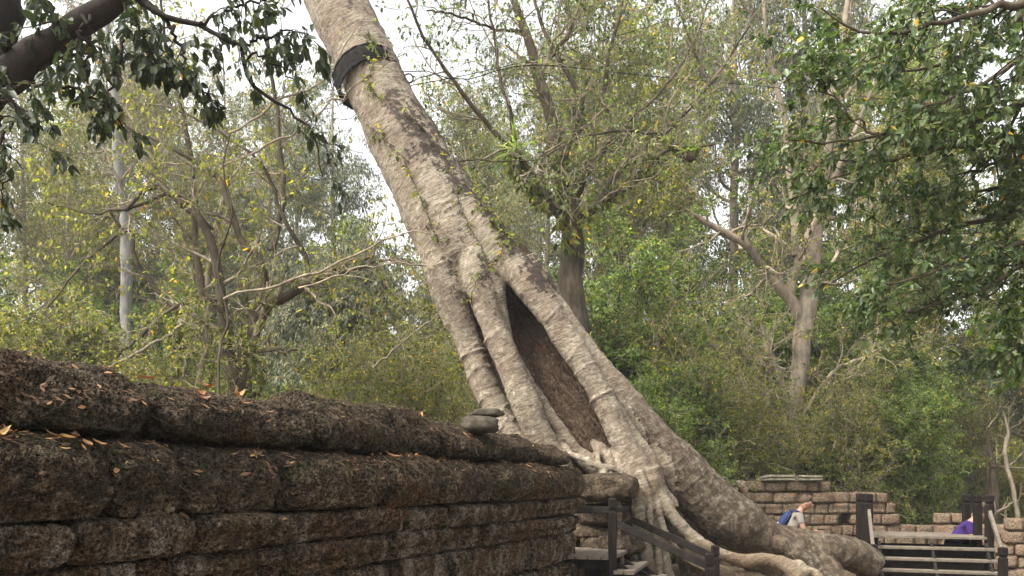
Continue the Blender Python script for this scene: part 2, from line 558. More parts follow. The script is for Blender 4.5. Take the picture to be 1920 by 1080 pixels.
def pixpath(rows, n=14, jit=0.0, rng=None):
    """rows (px,py,Y,widthpx) -> (n,4) world points and radius"""
    w = []
    for px, py, Y, wd in rows:
        p = P(px, py, Y)
        w.append([*p, W(p, wd) / 2])
    o = cr(w, n)
    if jit and rng is not None:
        o[1:-1, :3] += rng.normal(0, jit, (n - 2, 3))
    return o


def spawn(Pt, Rd, K, rng, t0=.25, t1=1., ln=(.5, .9), ang=(25, 70), N=6, wander=.2, trop=(0, 0, .05), rf=.6, taper=.25, fall=.35):
    M_, NP, _ = Pt.shape
    t = t0 + (t1 - t0) * (np.arange(K)[None, :] + rng.random((M_, K))) / K
    u = t * (NP - 1); i = np.clip(np.floor(u).astype(int), 0, NP - 2); f = (u - i)[..., None]
    m = np.arange(M_)[:, None]
    p0 = Pt[m, i]; p1 = Pt[m, i + 1]
    pos = p0 * (1 - f) + p1 * f
    tan = norm(p1 - p0)
    r0 = (Rd[m, i] * (1 - f[..., 0]) + Rd[m, i + 1] * f[..., 0]) * rf
    perp = norm(np.cross(tan, rng.normal(size=tan.shape)))
    a = np.radians(rng.uniform(ang[0], ang[1], (M_, K)))[..., None]
    d = tan * np.cos(a) + perp * np.sin(a)
    L_ = rng.uniform(ln[0], ln[1], (M_, K)) * (1 - fall * t)
    pos = pos.reshape(-1, 3); d = norm(d.reshape(-1, 3)); L_ = L_.reshape(-1, 1); r0 = r0.reshape(-1)
    out = np.empty((len(pos), N, 3)); out[:, 0] = pos
    tr = np.asarray(trop, float)
    for k in range(1, N):
        d = norm(d + wander * rng.normal(size=d.shape) + tr)
        out[:, k] = out[:, k - 1] + d * L_ / (N - 1)
    rr = r0[:, None] * np.linspace(1, taper, N)[None, :]
    return out, rr


def leaves(Pt, n, rng, size=(.06, .1), wr=.2, droop=.3, along=.5, t0=.1, near=False, off=0.0, tlo=0.0, thi=1.0):
    M_, NP, _ = Pt.shape
    t = t0 + (1 - t0) * rng.random((M_, n))
    u = t * (NP - 1); i = np.clip(np.floor(u).astype(int), 0, NP - 2); f = (u - i)[..., None]
    m = np.arange(M_)[:, None]
    b = Pt[m, i] * (1 - f) + Pt[m, i + 1] * f
    tan = norm(Pt[m, i + 1] - Pt[m, i])
    d = norm(tan * along + rng.normal(size=tan.shape) * .6 + np.array([0, 0, -droop]))
    if off: b = b + rng.normal(size=b.shape) * off
    b = b.reshape(-1, 3); d = d.reshape(-1, 3)
    nr = rng.normal(size=d.shape) * .55 + np.array([0, -.15, 1.0])
    s = norm(np.cross(d, nr)); up = np.cross(s, d)
    l = size[0] * .85 + (size[1] * 1.15 - size[0] * .85) * rng.random((len(b), 1)) ** 1.3; w = l * wr * rng.uniform(.8, 1.2, (len(b), 1))
    tw = np.clip((rng.beta(1.6, 1.8, (M_, 1)) - .5) * .7 + .46 + (rng.random((M_, n)) - .5) * .75, 0, 1).reshape(-1)
    yel = rng.random(tw.shape) > (.994 if near else .985)
    tw = np.where(yel, 1.0, tw * .97)
    tw = tlo + tw * (thi - tlo)
    if near:
        fold = up * w * .35
        curl = -up * l * rng.uniform(.02, .22, (len(b), 1))
        V = np.stack([b, b + d * l * .28 + s * w + fold, b + d * l * .68 + s * w * .82 + fold * .8 + curl * .4, b + d * l + curl,
                      b + d * l * .68 - s * w * .82 + fold * .8 + curl * .4, b + d * l * .28 - s * w + fold], axis=1)
        idx = np.arange(len(b) * 6).reshape(-1, 6)
        Fq = np.concatenate([idx[:, [0, 1, 2, 3]], idx[:, [0, 3, 4, 5]]], axis=1).reshape(-1, 4)
        return V.reshape(-1, 3), Fq, np.repeat(tw, 2)
    V = np.stack([b, b + d * l * .45 + s * w + up * w * .3, b + d * l, b + d * l * .45 - s * w + up * w * .3], axis=1)
    Fq = np.arange(len(b) * 4).reshape(-1, 4)
    return V.reshape(-1, 3), Fq, tw


def one(path):
    return path[None, :, :3], path[None, :, 3]


# ------------------------------------------------------------------ ground
def gz(x, y):
    return .72 * math.exp(-(((x - 2.6) / 2.6) ** 2 + ((y - 12.2) / 1.9) ** 2))


gx = np.concatenate([np.linspace(-400, -30, 20), np.linspace(-28, 36, 130), np.linspace(40, 400, 20)])
gy = np.concatenate([np.linspace(-400, -10, 14), np.linspace(-8, 46, 110), np.linspace(50, 600, 20)])
GV = np.array([[x, y, gz(x, y) + .05 * noise.noise(Vector((x * .5, y * .5, 0)))] for y in gy for x in gx])
nx = len(gx)
ii = np.arange((len(gy) - 1) * (nx - 1)); r_ = ii // (nx - 1); c_ = ii % (nx - 1)
a_ = r_ * nx + c_
GF = np.stack([a_, a_ + 1, a_ + nx + 1, a_ + nx], axis=1)


def groundmat():
    m, nt, N, L, out = newmat("forest_floor")
    tc = N.new("ShaderNodeTexCoord").outputs["Object"]
    n = tex(nt, "ShaderNodeTexNoise", tc, Scale=6.0, Detail=10.0, Roughness=.75).outputs[0]
    n2 = tex(nt, "ShaderNodeTexNoise", tc, Scale=.5, Detail=4.0).outputs[0]
    c = ramp(nt, n, [(.3, (.06, .045, .03)), (.5, (.13, .095, .06)), (.7, (.24, .17, .10))])
    c = mixc(nt, fstep(nt, n2, .5, .7), c, (.10, .085, .04))
    finish(nt, out, c, .95, bump(nt, n, .8, .04), .1)
    return m


tag(mk("ground", GV, GF, groundmat(), smooth=True), kind="structure")

# ------------------------------------------------------------------ near laterite wall
WA = P(0, 910, 2.9)[:2]; WB = P(1112, 910, 9.3)[:2]
wlen = float(np.linalg.norm(WB - WA)); wd = (WB - WA) / wlen; wnm = np.array([wd[1], -wd[0]])


def wpt(s, n, z):
    return np.array([WA[0] + wd[0] * s + wnm[0] * n, WA[1] + wd[1] * s + wnm[1] * n, z])


wall = empty("stone_wall", (*wpt(4, -.4, 0)[:2], 0))
tag(wall, "dark pitted laterite wall running from the lower left corner to the tree roots", "wall")


def wblock(s0, s1, prof, res, endr=.05, lump=.02, seed=0, dn=0.0, name="block"):
    """prof: list of (n,z) front outline from bottom front to top back; closed behind"""
    pr = np.array(prof, float)
    seg = np.linalg.norm(np.diff(pr, axis=0), axis=1); cum = np.concatenate([[0], np.cumsum(seg)])
    nf = max(10, int(cum[-1] / res))
    t = np.linspace(0, cum[-1], nf)
    fr = np.stack([np.interp(t, cum, pr[:, 0]), np.interp(t, cum, pr[:, 1])], axis=1)
    for _ in range(3):
        fr[1:-1] = (fr[:-2] + fr[2:] + 2 * fr[1:-1]) / 4
    back = np.array([[-.8, pr[-1, 1]], [-.8, pr[0, 1]], [pr[0, 0] - .3, pr[0, 1]]])
    ring = np.vstack([fr, back])
    c = np.array([-.35, pr[:, 1].mean()])
    L_ = s1 - s0
    nl = max(6, int(L_ / res))
    e = min(endr, L_ * .3)
    ts = np.concatenate([s0 + e * (1 - np.cos(np.linspace(0, PI / 2, 7)))[:-1], np.linspace(s0 + e, s1 - e, nl), (s1 - e * (1 - np.cos(np.linspace(0, PI / 2, 7))))[::-1][1:]])
    V = []
    K_ = len(ring)
    for s in ts:
        d = min(s - s0, s1 - s)
        ins = e * (1 - math.sqrt(max(0, 1 - (1 - min(d / e, 1)) ** 2)))
        q = ring.copy()
        hh = np.array([.35, max(.1, (pr[:, 1].max() - pr[:, 1].min()) / 2)])
        q = c + (q - c) * (1 - ins / hh)
        for k in range(K_):
            n_, z_ = q[k]
            x, y, z = wpt(s, n_ + dn, z_)
            if k < nf:
                l = noise.fractal(Vector((x * 3.1 + seed * 1.7, y * 3.1, z * 3.6)), 1.0, 2.0, 3) * lump
                x += wnm[0] * l; y += wnm[1] * l; z += l * .5 * (1 if k > nf * .5 else .2)
            V.append((x, y, z))
    n = len(ts)
    idx = np.arange(n * K_).reshape(n, K_)
    a = idx[:-1]; b = np.roll(a, -1, axis=1); d_ = idx[1:]; c2 = np.roll(d_, -1, axis=1)
    Fq = np.stack([a, d_, c2, b], axis=-1).reshape(-1, 4)
    V = np.array(V)
    # end caps as quads to a centre strip (fans written as degenerate-free quads)
    nV = len(V)
    V = np.vstack([V, V[:K_].mean(axis=0), V[-K_:].mean(axis=0)])
    f = [tuple(x) for x in Fq]
    for k in range(K_):
        f.append((k, (k + 1) % K_, nV)); f.append((idx[-1, k], nV + 1, idx[-1, (k + 1) % K_]))
    o = mk(name, V, f, M_lat, wall, smooth=True)
    return o


rw = random.Random(11)
HC = CAM_Z


def prof_coping_low(zb, zt, bulge):
    h = zt - zb
    return [(-.16, zb), (-.07 + bulge * .3, zb + .02 * h), (-.02 + bulge, zb + .22 * h), (0 + bulge, zb + .45 * h), (-.015 + bulge, zb + .66 * h), (-.07 + bulge, zb + .86 * h), (-.17, zb + .97 * h), (-.3, zt), (-.7, zt)]


def prof_coping_up(zb, zt, b):
    h = zt - zb
    return [(-.30, zb), (-.19 + b, zb + .05 * h), (-.15 + b, zb + .25 * h), (-.17 + b, zb + .5 * h), (-.25 + b, zb + .77 * h), (-.36, zb + .94 * h), (-.48, zt), (-.62, zb + .9 * h), (-.75, zb + .6 * h)]


def prof_rib1(zb, zt):
    h = zt - zb
    return [(-.22, zb), (-.14, zb + .02 * h), (-.105, zb + .12 * h), (-.10, zb + .3 * h), (-.075, zb + .48 * h), (-.06, zb + .7 * h), (-.065, zb + .9 * h), (-.11, zb + .99 * h), (-.3, zt), (-.6, zt)]


def prof_rib2(zb, zt):
    h = zt - zb
    return [(-.25, zb), (-.19, zb + .02 * h), (-.165, zb + .12 * h), (-.165, zb + .32 * h), (-.19, zb + .40 * h), (-.15, zb + .47 * h), (-.125, zb + .6 * h), (-.125, zb + .8 * h), (-.15, zb + .95 * h), (-.2, zb + .99 * h), (-.3, zt), (-.6, zt)]


def prof_plain(zb, zt):
    h = zt - zb
    return [(-.30, zb), (-.215, zb + .02 * h), (-.19, zb + .12 * h), (-.185, zb + .5 * h), (-.19, zb + .88 * h), (-.215, zb + .98 * h), (-.3, zt), (-.6, zt)]


def sres(s):
    return .0054 + .0018 * max(0, s)


def course(zb, zt, fn, lens, s0=-1.6, s1=None, gap=.034, lump=.03, zj=.012, endr=.05, **kw):
    s = s0; k = 0
    s1 = wlen if s1 is None else s1
    while s < s1 - .12:
        l = rw.uniform(*lens)
        e = min(s + l, s1)
        if s1 - e < .2: e = s1
        dz = rw.uniform(-zj, zj)
        args = {kk: (vv() if callable(vv) else vv) for kk, vv in kw.items()}
        wblock(s + gap / 2, e - gap / 2, fn(zb + .002, zt - .002 + dz, **args), sres(max(s, 0)) if zt > HC - .6 else .03, endr, lump, k, rw.uniform(-.05, .045))
        s = e; k += 1


# upper rounded coping: hand-set ends and tops along the run (s, top above eye, present)
def s_at(px):
    """wall run coordinate seen at px (on the wall face)"""
    u = (px - 960) / F * CP
    # (WA.x + wd.x s) = u (WA.y + wd.y s)
    return (u * WA[1] - WA[0]) / (wd[0] - u * wd[1])


up_edges = [(-700, .55), (-60, .56), (345, .53), (640, .595), (868, .53), (985, .51), (1052, .44), (1100, .36)]
for k in range(len(up_edges) - 1):
    a = s_at(up_edges[k][0]) if k else -1.6
    b = s_at(up_edges[k + 1][0])
    zt = up_edges[k][1]
    wblock(a + .016, b - .016, prof_coping_up(HC + .225, HC + zt, rw.uniform(-.03, .04)), sres(max(0, a)) * .9, .12, .06, k + 40, rw.uniform(-.04, .03))
low_edges = [-700, -90, 232, 372, 560, 735, 838, 935, 1000, 1060, 1112]
for k in range(len(low_edges) - 1):
    a = s_at(low_edges[k]) if k else -1.6
    b = s_at(low_edges[k + 1])
    wblock(a + .02, b - .02, prof_coping_low(HC - .14, HC + .21 + rw.uniform(-.015, .01), rw.uniform(-.035, .035)), sres(max(0, a)) * .9, .075, .05, k + 60, rw.uniform(-.06, .05))
course(HC - .335, HC - .15, prof_rib1, (.5, .9), lump=.045)
course(HC - .535, HC - .34, prof_rib2, (.5, .95), lump=.045, s0=-1.8)
course(HC - .86, HC - .54, prof_plain, (.32, .5), lump=.02)
course(HC - 1.2, HC - .865, prof_plain, (.32, .5), s0=-1.75, lump=.02)
course(HC - 1.55, HC - 1.205, prof_plain, (.32, .5), lump=.02)
course(0, HC - 1.555, prof_plain, (.32, .5), s0=-1.7, lump=.02)

_cv = []
for (s_, n_) in ((-1.7, -.38), (wlen - .25, -.38), (wlen - .25, -.74), (-1.7, -.74)):
    for z_ in (.0, HC + .30): _cv.append(wpt(s_, n_, z_))
mk("core", _cv, [(0, 2, 3, 1), (2, 4, 5, 3), (4, 6, 7, 5), (6, 0, 1, 7), (1, 3, 5, 7), (0, 6, 4, 2)], M_lat3, wall)

# loose dark sandstone slabs on the wall before the trunk
def rockmesh(c, sx, sy, sz, seed, rz=0.0, amp=.12, res=3, flat=0.0, power=2.6):
    import bmesh
    bm = bmesh.new()
    bmesh.ops.create_icosphere(bm, subdivisions=res, radius=1)
    V = []
    cz, szn = math.cos(rz), math.sin(rz)
    for v in bm.verts:
        p = v.co.normalized()
        k = (abs(p.x) ** power + abs(p.y) ** power + abs(p.z) ** power) ** (-1 / power)
        q = p * k
        q *= 1 + amp * noise.fractal(Vector((q.x * 1.3 + seed, q.y * 1.3, q.z * 1.3)), 1, 2, 3)
        x, y, z = q.x * sx, q.y * sy, q.z * sz
        V.append((c[0] + x * cz - y * szn, c[1] + x * szn + y * cz, c[2] + z))
    Fc = [tuple(vv.index for vv in f.verts) for f in bm.faces]
    bm.free()
    return V, Fc


def rock(name, c, s, seed, mat, label=None, cat=None, group=None, rz=0, parent=None, **kw):
    V, Fc = rockmesh(c, *s, seed, rz, **kw)
    o = mk(name, V, Fc, mat, parent, None if parent is not None else (c[0], c[1], c[2] - s[2]), True)
    if label: tag(o, label, cat, group)
    return o


p1 = P(900, 797, 7.0)
rock("stone_slab", p1, (.165, .15, .075), 3, M_stone_dark, "rounded grey slab lying on the wall beside the leaning trunk, lower of the two", "stone", "grey slabs on the wall", rz=-.3, power=3, amp=.22)
p2 = P(914, 775, 7.16)
rock("stone_slab", p2, (.135, .12, .04), 5, M_stone_dark, "thin grey slab resting on top of the rounded slab by the trunk", "stone", "grey slabs on the wall", rz=-.2, power=3, amp=.2)
for k, (px, py, Y, sx, sz, lb) in enumerate([
        (1136, 915, 10.1, .40, .19, "brown laterite boulder at the wall end under the roots"),
        (1135, 965, 10.4, .33, .15, "squared laterite stone behind the left stair rail"),
        (1132, 996, 10.5, .36, .10, "long pale-edged stone slab behind the left landing"),
        (1150, 1018, 10.3, .30, .16, "rounded brown stone just behind the left landing"),
        (1150, 1060, 10.5, .55, .22, "low brown stone in the shade under the left landing")]):
    rock("rubble_stone", P(px, py, Y), (sx, .4, sz), 10 + k, M_lat3, lb, "stone", "stones behind the left stair", rz=.2 * k, power=3.2, amp=.1, res=4)

# ------------------------------------------------------------------ hero strangler fig / leaning tree
HT = empty("leaning_tree", (2.2, 11.2, 0))
tag(HT, "huge pale leaning tree with a split hollow base and roots spilling over the wall", "tree")
hero_paths = [
    # trunk
    [(540, -220, 13.4, 104), (625, -10, 12.9, 112), (668, 80, 12.6, 112), (708, 165, 12.4, 114), (745, 240, 12.2, 124), (788, 320, 12.0, 136), (832, 400, 11.8, 150), (868, 470, 11.6, 150), (880, 520, 11.75, 110), (890, 570, 11.8, 60)],
    # root A
    [(815, 430, 11.6, 80), (838, 520, 11.35, 76), (860, 600, 11.3, 56), (882, 655, 11.25, 50), (910, 720, 11.2, 50), (942, 785, 11.1, 50), (978, 850, 11.0, 50), (1040, 960, 10.9, 60), (1070, 1120, 10.9, 70)],
    [(860, 520, 11.75, 60), (890, 600, 11.7, 60), (920, 680, 11.6, 56), (955, 760, 11.5, 56), (990, 830, 11.4, 60)],
    # root B
    [(880, 450, 11.4, 80), (902, 540, 11.05, 56), (922, 600, 10.9, 48), (946, 668, 10.8, 50), (980, 745, 10.7, 52), (1012, 810, 10.7, 52), (1050, 900, 10.8, 60), (1085, 1010, 10.8, 60)],
    # root C
    [(905, 450, 11.4, 60), (931, 520, 11.05, 36), (938, 580, 11.05, 28), (958, 650, 11.05, 22), (989, 712, 11.1, 24), (1022, 765, 11.1, 24), (1058, 815, 10.95, 24), (1110, 880, 10.9, 28)],
    # root D
    [(868, 400, 11.55, 100), (925, 462, 11.3, 76), (968, 505, 11.05, 60), (1014, 562, 10.9, 56), (1058, 628, 10.8, 50), (1098, 695, 10.7, 44), (1132, 752, 10.65, 44), (1160, 810, 10.6, 46), (1186, 862, 10.55, 52), (1206, 910, 10.5, 46), (1222, 955, 10.55, 34)],
    # D1, D2 down roots
    [(1183, 870, 10.45, 36), (1193, 920, 10.35, 30), (1200, 975, 10.35, 25), (1210, 1040, 10.35, 27), (1222, 1100, 10.4, 34), (1230, 1220, 10.4, 36)],
    [(1218, 900, 10.45, 40), (1226, 960, 10.4, 24), (1238, 1010, 10.4, 20), (1250, 1060, 10.4, 24), (1262, 1130, 10.4, 30), (1270, 1220, 10.4, 30)],
    # D3 winding root
    [(1215, 880, 10.5, 44), (1240, 935, 10.45, 34), (1262, 972, 10.4, 26), (1302, 1010, 10.4, 26), (1345, 1036, 10.35, 24), (1392, 1052, 10.4, 24), (1440, 1048, 10.5, 26), (1478, 1060, 10.45, 32), (1500, 1090, 10.4, 34), (1520, 1150, 10.4, 30)],
    [(1478, 1058, 10.45, 24), (1510, 1064, 10.4, 18), (1536, 1084, 10.3, 18), (1560, 1120, 10.3, 20)],
    # lower second winding root
    [(1262, 975, 10.6, 30), (1300, 1040, 10.6, 26), (1350, 1070, 10.6, 24), (1400, 1085, 10.5, 26), (1470, 1095, 10.5, 30)],
    # F
    [(1110, 700, 10.95, 30), (1150, 765, 10.85, 26), (1190, 825, 10.75, 28), (1222, 872, 10.7, 28), (1242, 920, 10.65, 26), (1262, 955, 10.6, 26)],
    # E buttress
    [(985, 490, 11.4, 50), (1050, 585, 11.25, 40), (1096, 650, 11.2, 40), (1136, 704, 11.15, 46), (1180, 760, 11.1, 54), (1222, 815, 11.1, 68), (1262, 865, 11.1, 84), (1308, 918, 11.15, 96), (1365, 970, 11.2, 98), (1440, 1012, 11.3, 80), (1520, 1032, 11.4, 76), (1588, 1038, 11.5, 70), (1640, 1060, 11.6, 50)],
    [(1250, 880, 11.45, 60), (1310, 960, 11.45, 80), (1380, 1015, 11.45, 80), (1450, 1050, 11.4, 80), (1540, 1075, 11.4, 80)],
    [(1500, 1030, 11.3, 60), (1545, 1065, 11.15, 50), (1570, 1110, 11.0, 60)],
    [(1420, 1010, 11.2, 40), (1480, 1030, 11.05, 34), (1540, 1075, 11.0, 34), (1600, 1130, 11.0, 30)],
    [(1170, 760, 11.3, 36), (1215, 850, 11.4, 50), (1260, 940, 11.45, 60), (1300, 1030, 11.5, 70), (1330, 1120, 11.5, 80)],
    [(1150, 840, 10.7, 16), (1166, 880, 10.35, 16), (1178, 930, 10.25, 13), (1182, 990, 10.25, 11), (1190, 1060, 10.25, 12), (1192, 1160, 10.3, 14)],
    [(1200, 880, 10.3, 14), (1216, 930, 10.25, 12), (1222, 985, 10.25, 11), (1236, 1045, 10.25, 12), (1240, 1140, 10.3, 14)],
    [(1228, 940, 10.3, 16), (1250, 1000, 10.28, 12), (1282, 1045, 10.28, 11), (1330, 1075, 10.28, 11), (1390, 1110, 10.3, 12)],
    [(1120, 850, 10.75, 14), (1128, 885, 10.2, 13), (1140, 900, 10.0, 12), (1156, 925, 9.9, 10), (1160, 980, 9.95, 9), (1170, 1080, 10.0, 9)],
    [(1040, 822, 10.95, 14), (1075, 850, 10.5, 12), (1110, 868, 10.2, 12), (1150, 880, 10.2, 13), (1180, 900, 10.3, 14)],
    # stump mass under the hollow
    [(1066, 838, 11.1, 20), (1095, 862, 10.9, 34), (1128, 880, 10.9, 44), (1146, 930, 11.0, 44), (1160, 1020, 11.1, 44)],
    [(1100, 812, 11.1, 10), (1118, 836, 10.95, 20), (1144, 862, 10.75, 36), (1175, 885, 10.6, 44)],
    [(1080, 850, 10.95, 24), (1055, 832, 11.0, 18), (1035, 818, 11.05, 16)],
    [(1160, 880, 10.6, 30), (1150, 905, 10.5, 22), (1135, 912, 10.4, 22), (1110, 905, 10.4, 20)],
]
hv = Acc()
hrng = np.random.default_rng(5)
spine = []
for i, rows in enumerate(hero_paths):
    pth = pixpath(rows, 46 if i in (0, 12) else 34)
    k = np.arange(len(pth))
    pth[:, 3] *= 1 + .05 * np.sin(k * .9 + i) * (1 if i else .3)
    if i: pth[1:-1, 0] += .012 * np.sin(k[1:-1] * .55 + i * 2); pth[1:-1, 2] += .012 * np.cos(k[1:-1] * .6 + i)
    spine.append(pth)
    V, Fq = tubes(*one(pth), 24)
    if i == 0 or i == 1 or i == 4:
        # fluting
        pass
    hv.add(V, Fq)
    # closing caps: tiny cones
V = np.concatenate(hv.v); Fq = np.concatenate(hv.f)
faces = [tuple(f) for f in Fq]
off = 0
for i, pth in enumerate(spine):
    n = len(pth)
    faces.append(tuple(off + k for k in range(24)))
    faces.append(tuple(off + (n - 1) * 24 + 23 - k for k in range(24)))
    off += n * 24
raw = mk("tmp_hero", V, faces, M_hero)
md = raw.modifiers.new("r", 'REMESH'); md.mode = 'VOXEL'; md.voxel_size = .021; md.adaptivity = 0
sm = raw.modifiers.new("s", 'SMOOTH'); sm.factor = .5; sm.iterations = 3
t1_ = bpy.data.textures.new("lumps", 'CLOUDS'); t1_.noise_scale = .35; t1_.noise_depth = 2
dm = raw.modifiers.new("d", 'DISPLACE'); dm.texture = t1_; dm.texture_coords = 'GLOBAL'; dm.strength = .06; dm.mid_level = .5
t2_ = bpy.data.textures.new("knots", 'CLOUDS'); t2_.noise_scale = .09; t2_.noise_depth = 2
dm2 = raw.modifiers.new("d2", 'DISPLACE'); dm2.texture = t2_; dm2.texture_coords = 'GLOBAL'; dm2.strength = .022; dm2.mid_level = .5
dg = bpy.context.evaluated_depsgraph_get()
me = bpy.data.meshes.new_from_object(raw.evaluated_get(dg))
n = len(me.vertices); co = np.empty(n * 3, np.float32); me.vertices.foreach_get("co", co); co = co.reshape(-1, 3).astype(float)
# ring scars across roots: push rings out along each spine
# rings: nearest spine sample per vertex
SP_all = np.concatenate([s[:, :3] for s in spine]); SR = np.concatenate([s[:, 3] for s in spine])
SI = np.concatenate([np.full(len(s), i) for i, s in enumerate(spine)])
SL = np.concatenate([np.concatenate([[0], np.cumsum(np.linalg.norm(np.diff(s[:, :3], axis=0), axis=1))]) for s in spine])
from mathutils.kdtree import KDTree
kd = KDTree(len(SP_all))
for i, p in enumerate(SP_all): kd.insert(p, i)
kd.balance()
nrm = np.empty(n * 3, np.float32); me.vertices.foreach_get("normal", nrm); nrm = nrm.reshape(-1, 3)
ni = np.array([kd.find(c)[1] for c in co])
SPT = np.concatenate([norm(np.gradient(s[:, :3], axis=0)) for s in spine])
al = SL[ni] + ((co - SP_all[ni]) * SPT[ni]).sum(axis=1)
path = SI[ni]
rr = np.random.default_rng(3)
disp = np.zeros(n)
for i, s in enumerate(spine):
    L_ = SL[SI == i].max()
    m_ = path == i
    dens = {0: 2.0, 1: 6.5, 3: 2.0, 4: 1.5, 5: 3.2}.get(i, 2.0)
    cnt = int(L_ * dens)
    for q in range(cnt):
        c0 = rr.uniform(0, L_); amp = rr.uniform(.005, .013) * (1.7 if i in (1, 5) else .8); wdt = rr.uniform(.012, .02)
        ph = rr.uniform(0, 6.28); 
        x = al[m_] - c0 + .05 * np.sin(nrm[m_][:, 0] * 2 + ph)
        disp[m_] += amp * np.exp(-(x / wdt) ** 2) * (.5 + .5 * np.sign(np.sin(ph + nrm[m_][:, 2] * 1.5 + 1)))
co = co + nrm * disp[:, None]
# two big swollen nodes as in the photo
for px, py, Y, am in ((1128, 742, 10.6, .03), (882, 655, 10.9, .028), (1094, 690, 10.6, .015), (1010, 560, 10.8, .01)):
    q = P(px, py, Y); tdir = SPT[kd.find(q)[1]]
    d0 = co - q
    x = (d0 * tdir).sum(axis=1)
    near_ = np.linalg.norm(d0, axis=1) < .42
    co += nrm * (am * np.exp(-(x / .02) ** 2) * near_)[:, None]
me.vertices.foreach_set("co", co.astype(np.float32).ravel())
fl = np.clip(.62 + nrm[:, 0] * 1.3 + nrm[:, 2] * .5, 0, 1.15)
at = me.attributes.new("buttress", 'FLOAT', 'POINT'); at.data.foreach_set("value", (np.isin(path, (12, 13, 14, 15, 16)) * np.clip((3.6 - co[:, 2]) / 1.0, 0, 1)).astype(np.float32))
at = me.attributes.new("flank", 'FLOAT', 'POINT'); at.data.foreach_set("value", fl.astype(np.float32))
# origin at the base empty
me.transform(Matrix.Translation(-worldloc(HT)))
me.polygons.foreach_set("use_smooth", np.ones(len(me.polygons), dtype=bool))
me.materials.clear(); me.materials.append(M_hero)
bpy.data.objects.remove(raw)
me.name = "trunk"
trunk = bpy.data.objects.new("trunk", me); col.objects.link(trunk); trunk.parent = HT
trunk["label"] = "pale ringed bark of the trunk and fused roots"
hero_bvh = BVHTree.FromPolygons([tuple(c) for c in co], [tuple(p.vertices) for p in me.polygons])

# hollow lining (rotten brown heartwood), behind the framing roots
hp = pixpath([(955, 470, 12.2, 60), (985, 570, 12.15, 120), (1020, 660, 12.0, 170), (1062, 740, 11.9, 190), (1100, 820, 11.75, 200), (1140, 920, 11.7, 200)], 220)
V, Fq = tubes(*one(hp), 200)
mk("hollow_lining", V, Fq, M_fib, HT, smooth=True)["label"] = "rough brown rotten wood inside the hollow"

# rubber sleeve round the trunk
sl_c = P(690, 147, 12.45); ax = norm(P(745, 240, 12.2) - P(668, 80, 12.6)); rad = W(sl_c, 119) / 2
sl = empty("trunk_sleeve", sl_c)
tag(sl, "black rubber sleeve wrapped round the leaning trunk high above the wall", "strap")
A_ = norm(np.cross(ax, [0, 1, 0])); B_ = np.cross(ax, A_)


def band(c, h, r, th, wav, nseg=96, tilt=0.0):
    V = []; rows = [(-h / 2, r), (-h / 2 + .01, r + th), (-h * .2, r + th * 1.1), (h * .1, r + th * .9), (h / 2 - .01, r + th), (h / 2, r)]
    for (o, q) in rows:
        for k in range(nseg):
            a = 2 * PI * k / nseg
            w = wav * math.sin(a * 3 + o * 9) + tilt * math.cos(a)
            V.append(c + ax * (o + w) + (A_ * math.cos(a) + B_ * math.sin(a)) * (q + .006 * math.sin(a * 17 + o * 50)))
    Fc = [(i * nseg + k, i * nseg + (k + 1) % nseg, (i + 1) * nseg + (k + 1) % nseg, (i + 1) * nseg + k) for i in range(len(rows) - 1) for k in range(nseg)]
    return np.array(V), Fc


V, Fc = band(sl_c, .27, rad + .0, .022, .008); mk("sleeve", V, Fc, M_rubber, sl, smooth=True)
for o_, t_ in ((-.13, .012), (.10, -.01), (.135, .012)):
    V, Fc = band(sl_c + ax * o_, .03, rad + .022, .014, .012, tilt=t_); mk("clamp_strap", V, Fc, M_cable, sl, smooth=True)
ang = np.linspace(0, 2 * PI * 1.05, 40)
cc = P(766, 147, 12.2); rr_ = W(cc, 17) / 2
coil = np.stack([cc[0] + rr_ * np.cos(ang), np.full(40, cc[1]), cc[2] + rr_ * np.sin(ang)], axis=1)
V, Fq = tubes(coil[None], np.full((1, 40), .012), 8); mk("wire_loop", V, Fq, M_cable, sl, smooth=True)
for rows, lb in (([(742, 135, 12.2, 2.0), (800, 133, 12.4, 2), (870, 150, 13, 2), (1000, 122, 14.5, 2), (1223, 143, 17, 1.6), (1430, 162, 20, 1.5), (1700, 190, 25, 1.2)], "thin black stay cable sagging from the trunk sleeve to the right"),
                 ([(745, 165, 12.2, 1.6), (900, 135, 14, 1.6), (1080, 90, 16, 1.5), (1300, 20, 20, 1.4), (1400, -40, 22, 1.3)], "second thin stay wire rising from the trunk sleeve towards the upper right")):
    pth = pixpath(rows, 40)
    V, Fq = tubes(*one(pth), 6)
    tag(mk("stay_cable", V, Fq, M_cable, None, pth[0, :3], True), lb, "cable", "stay cables of the leaning tree")

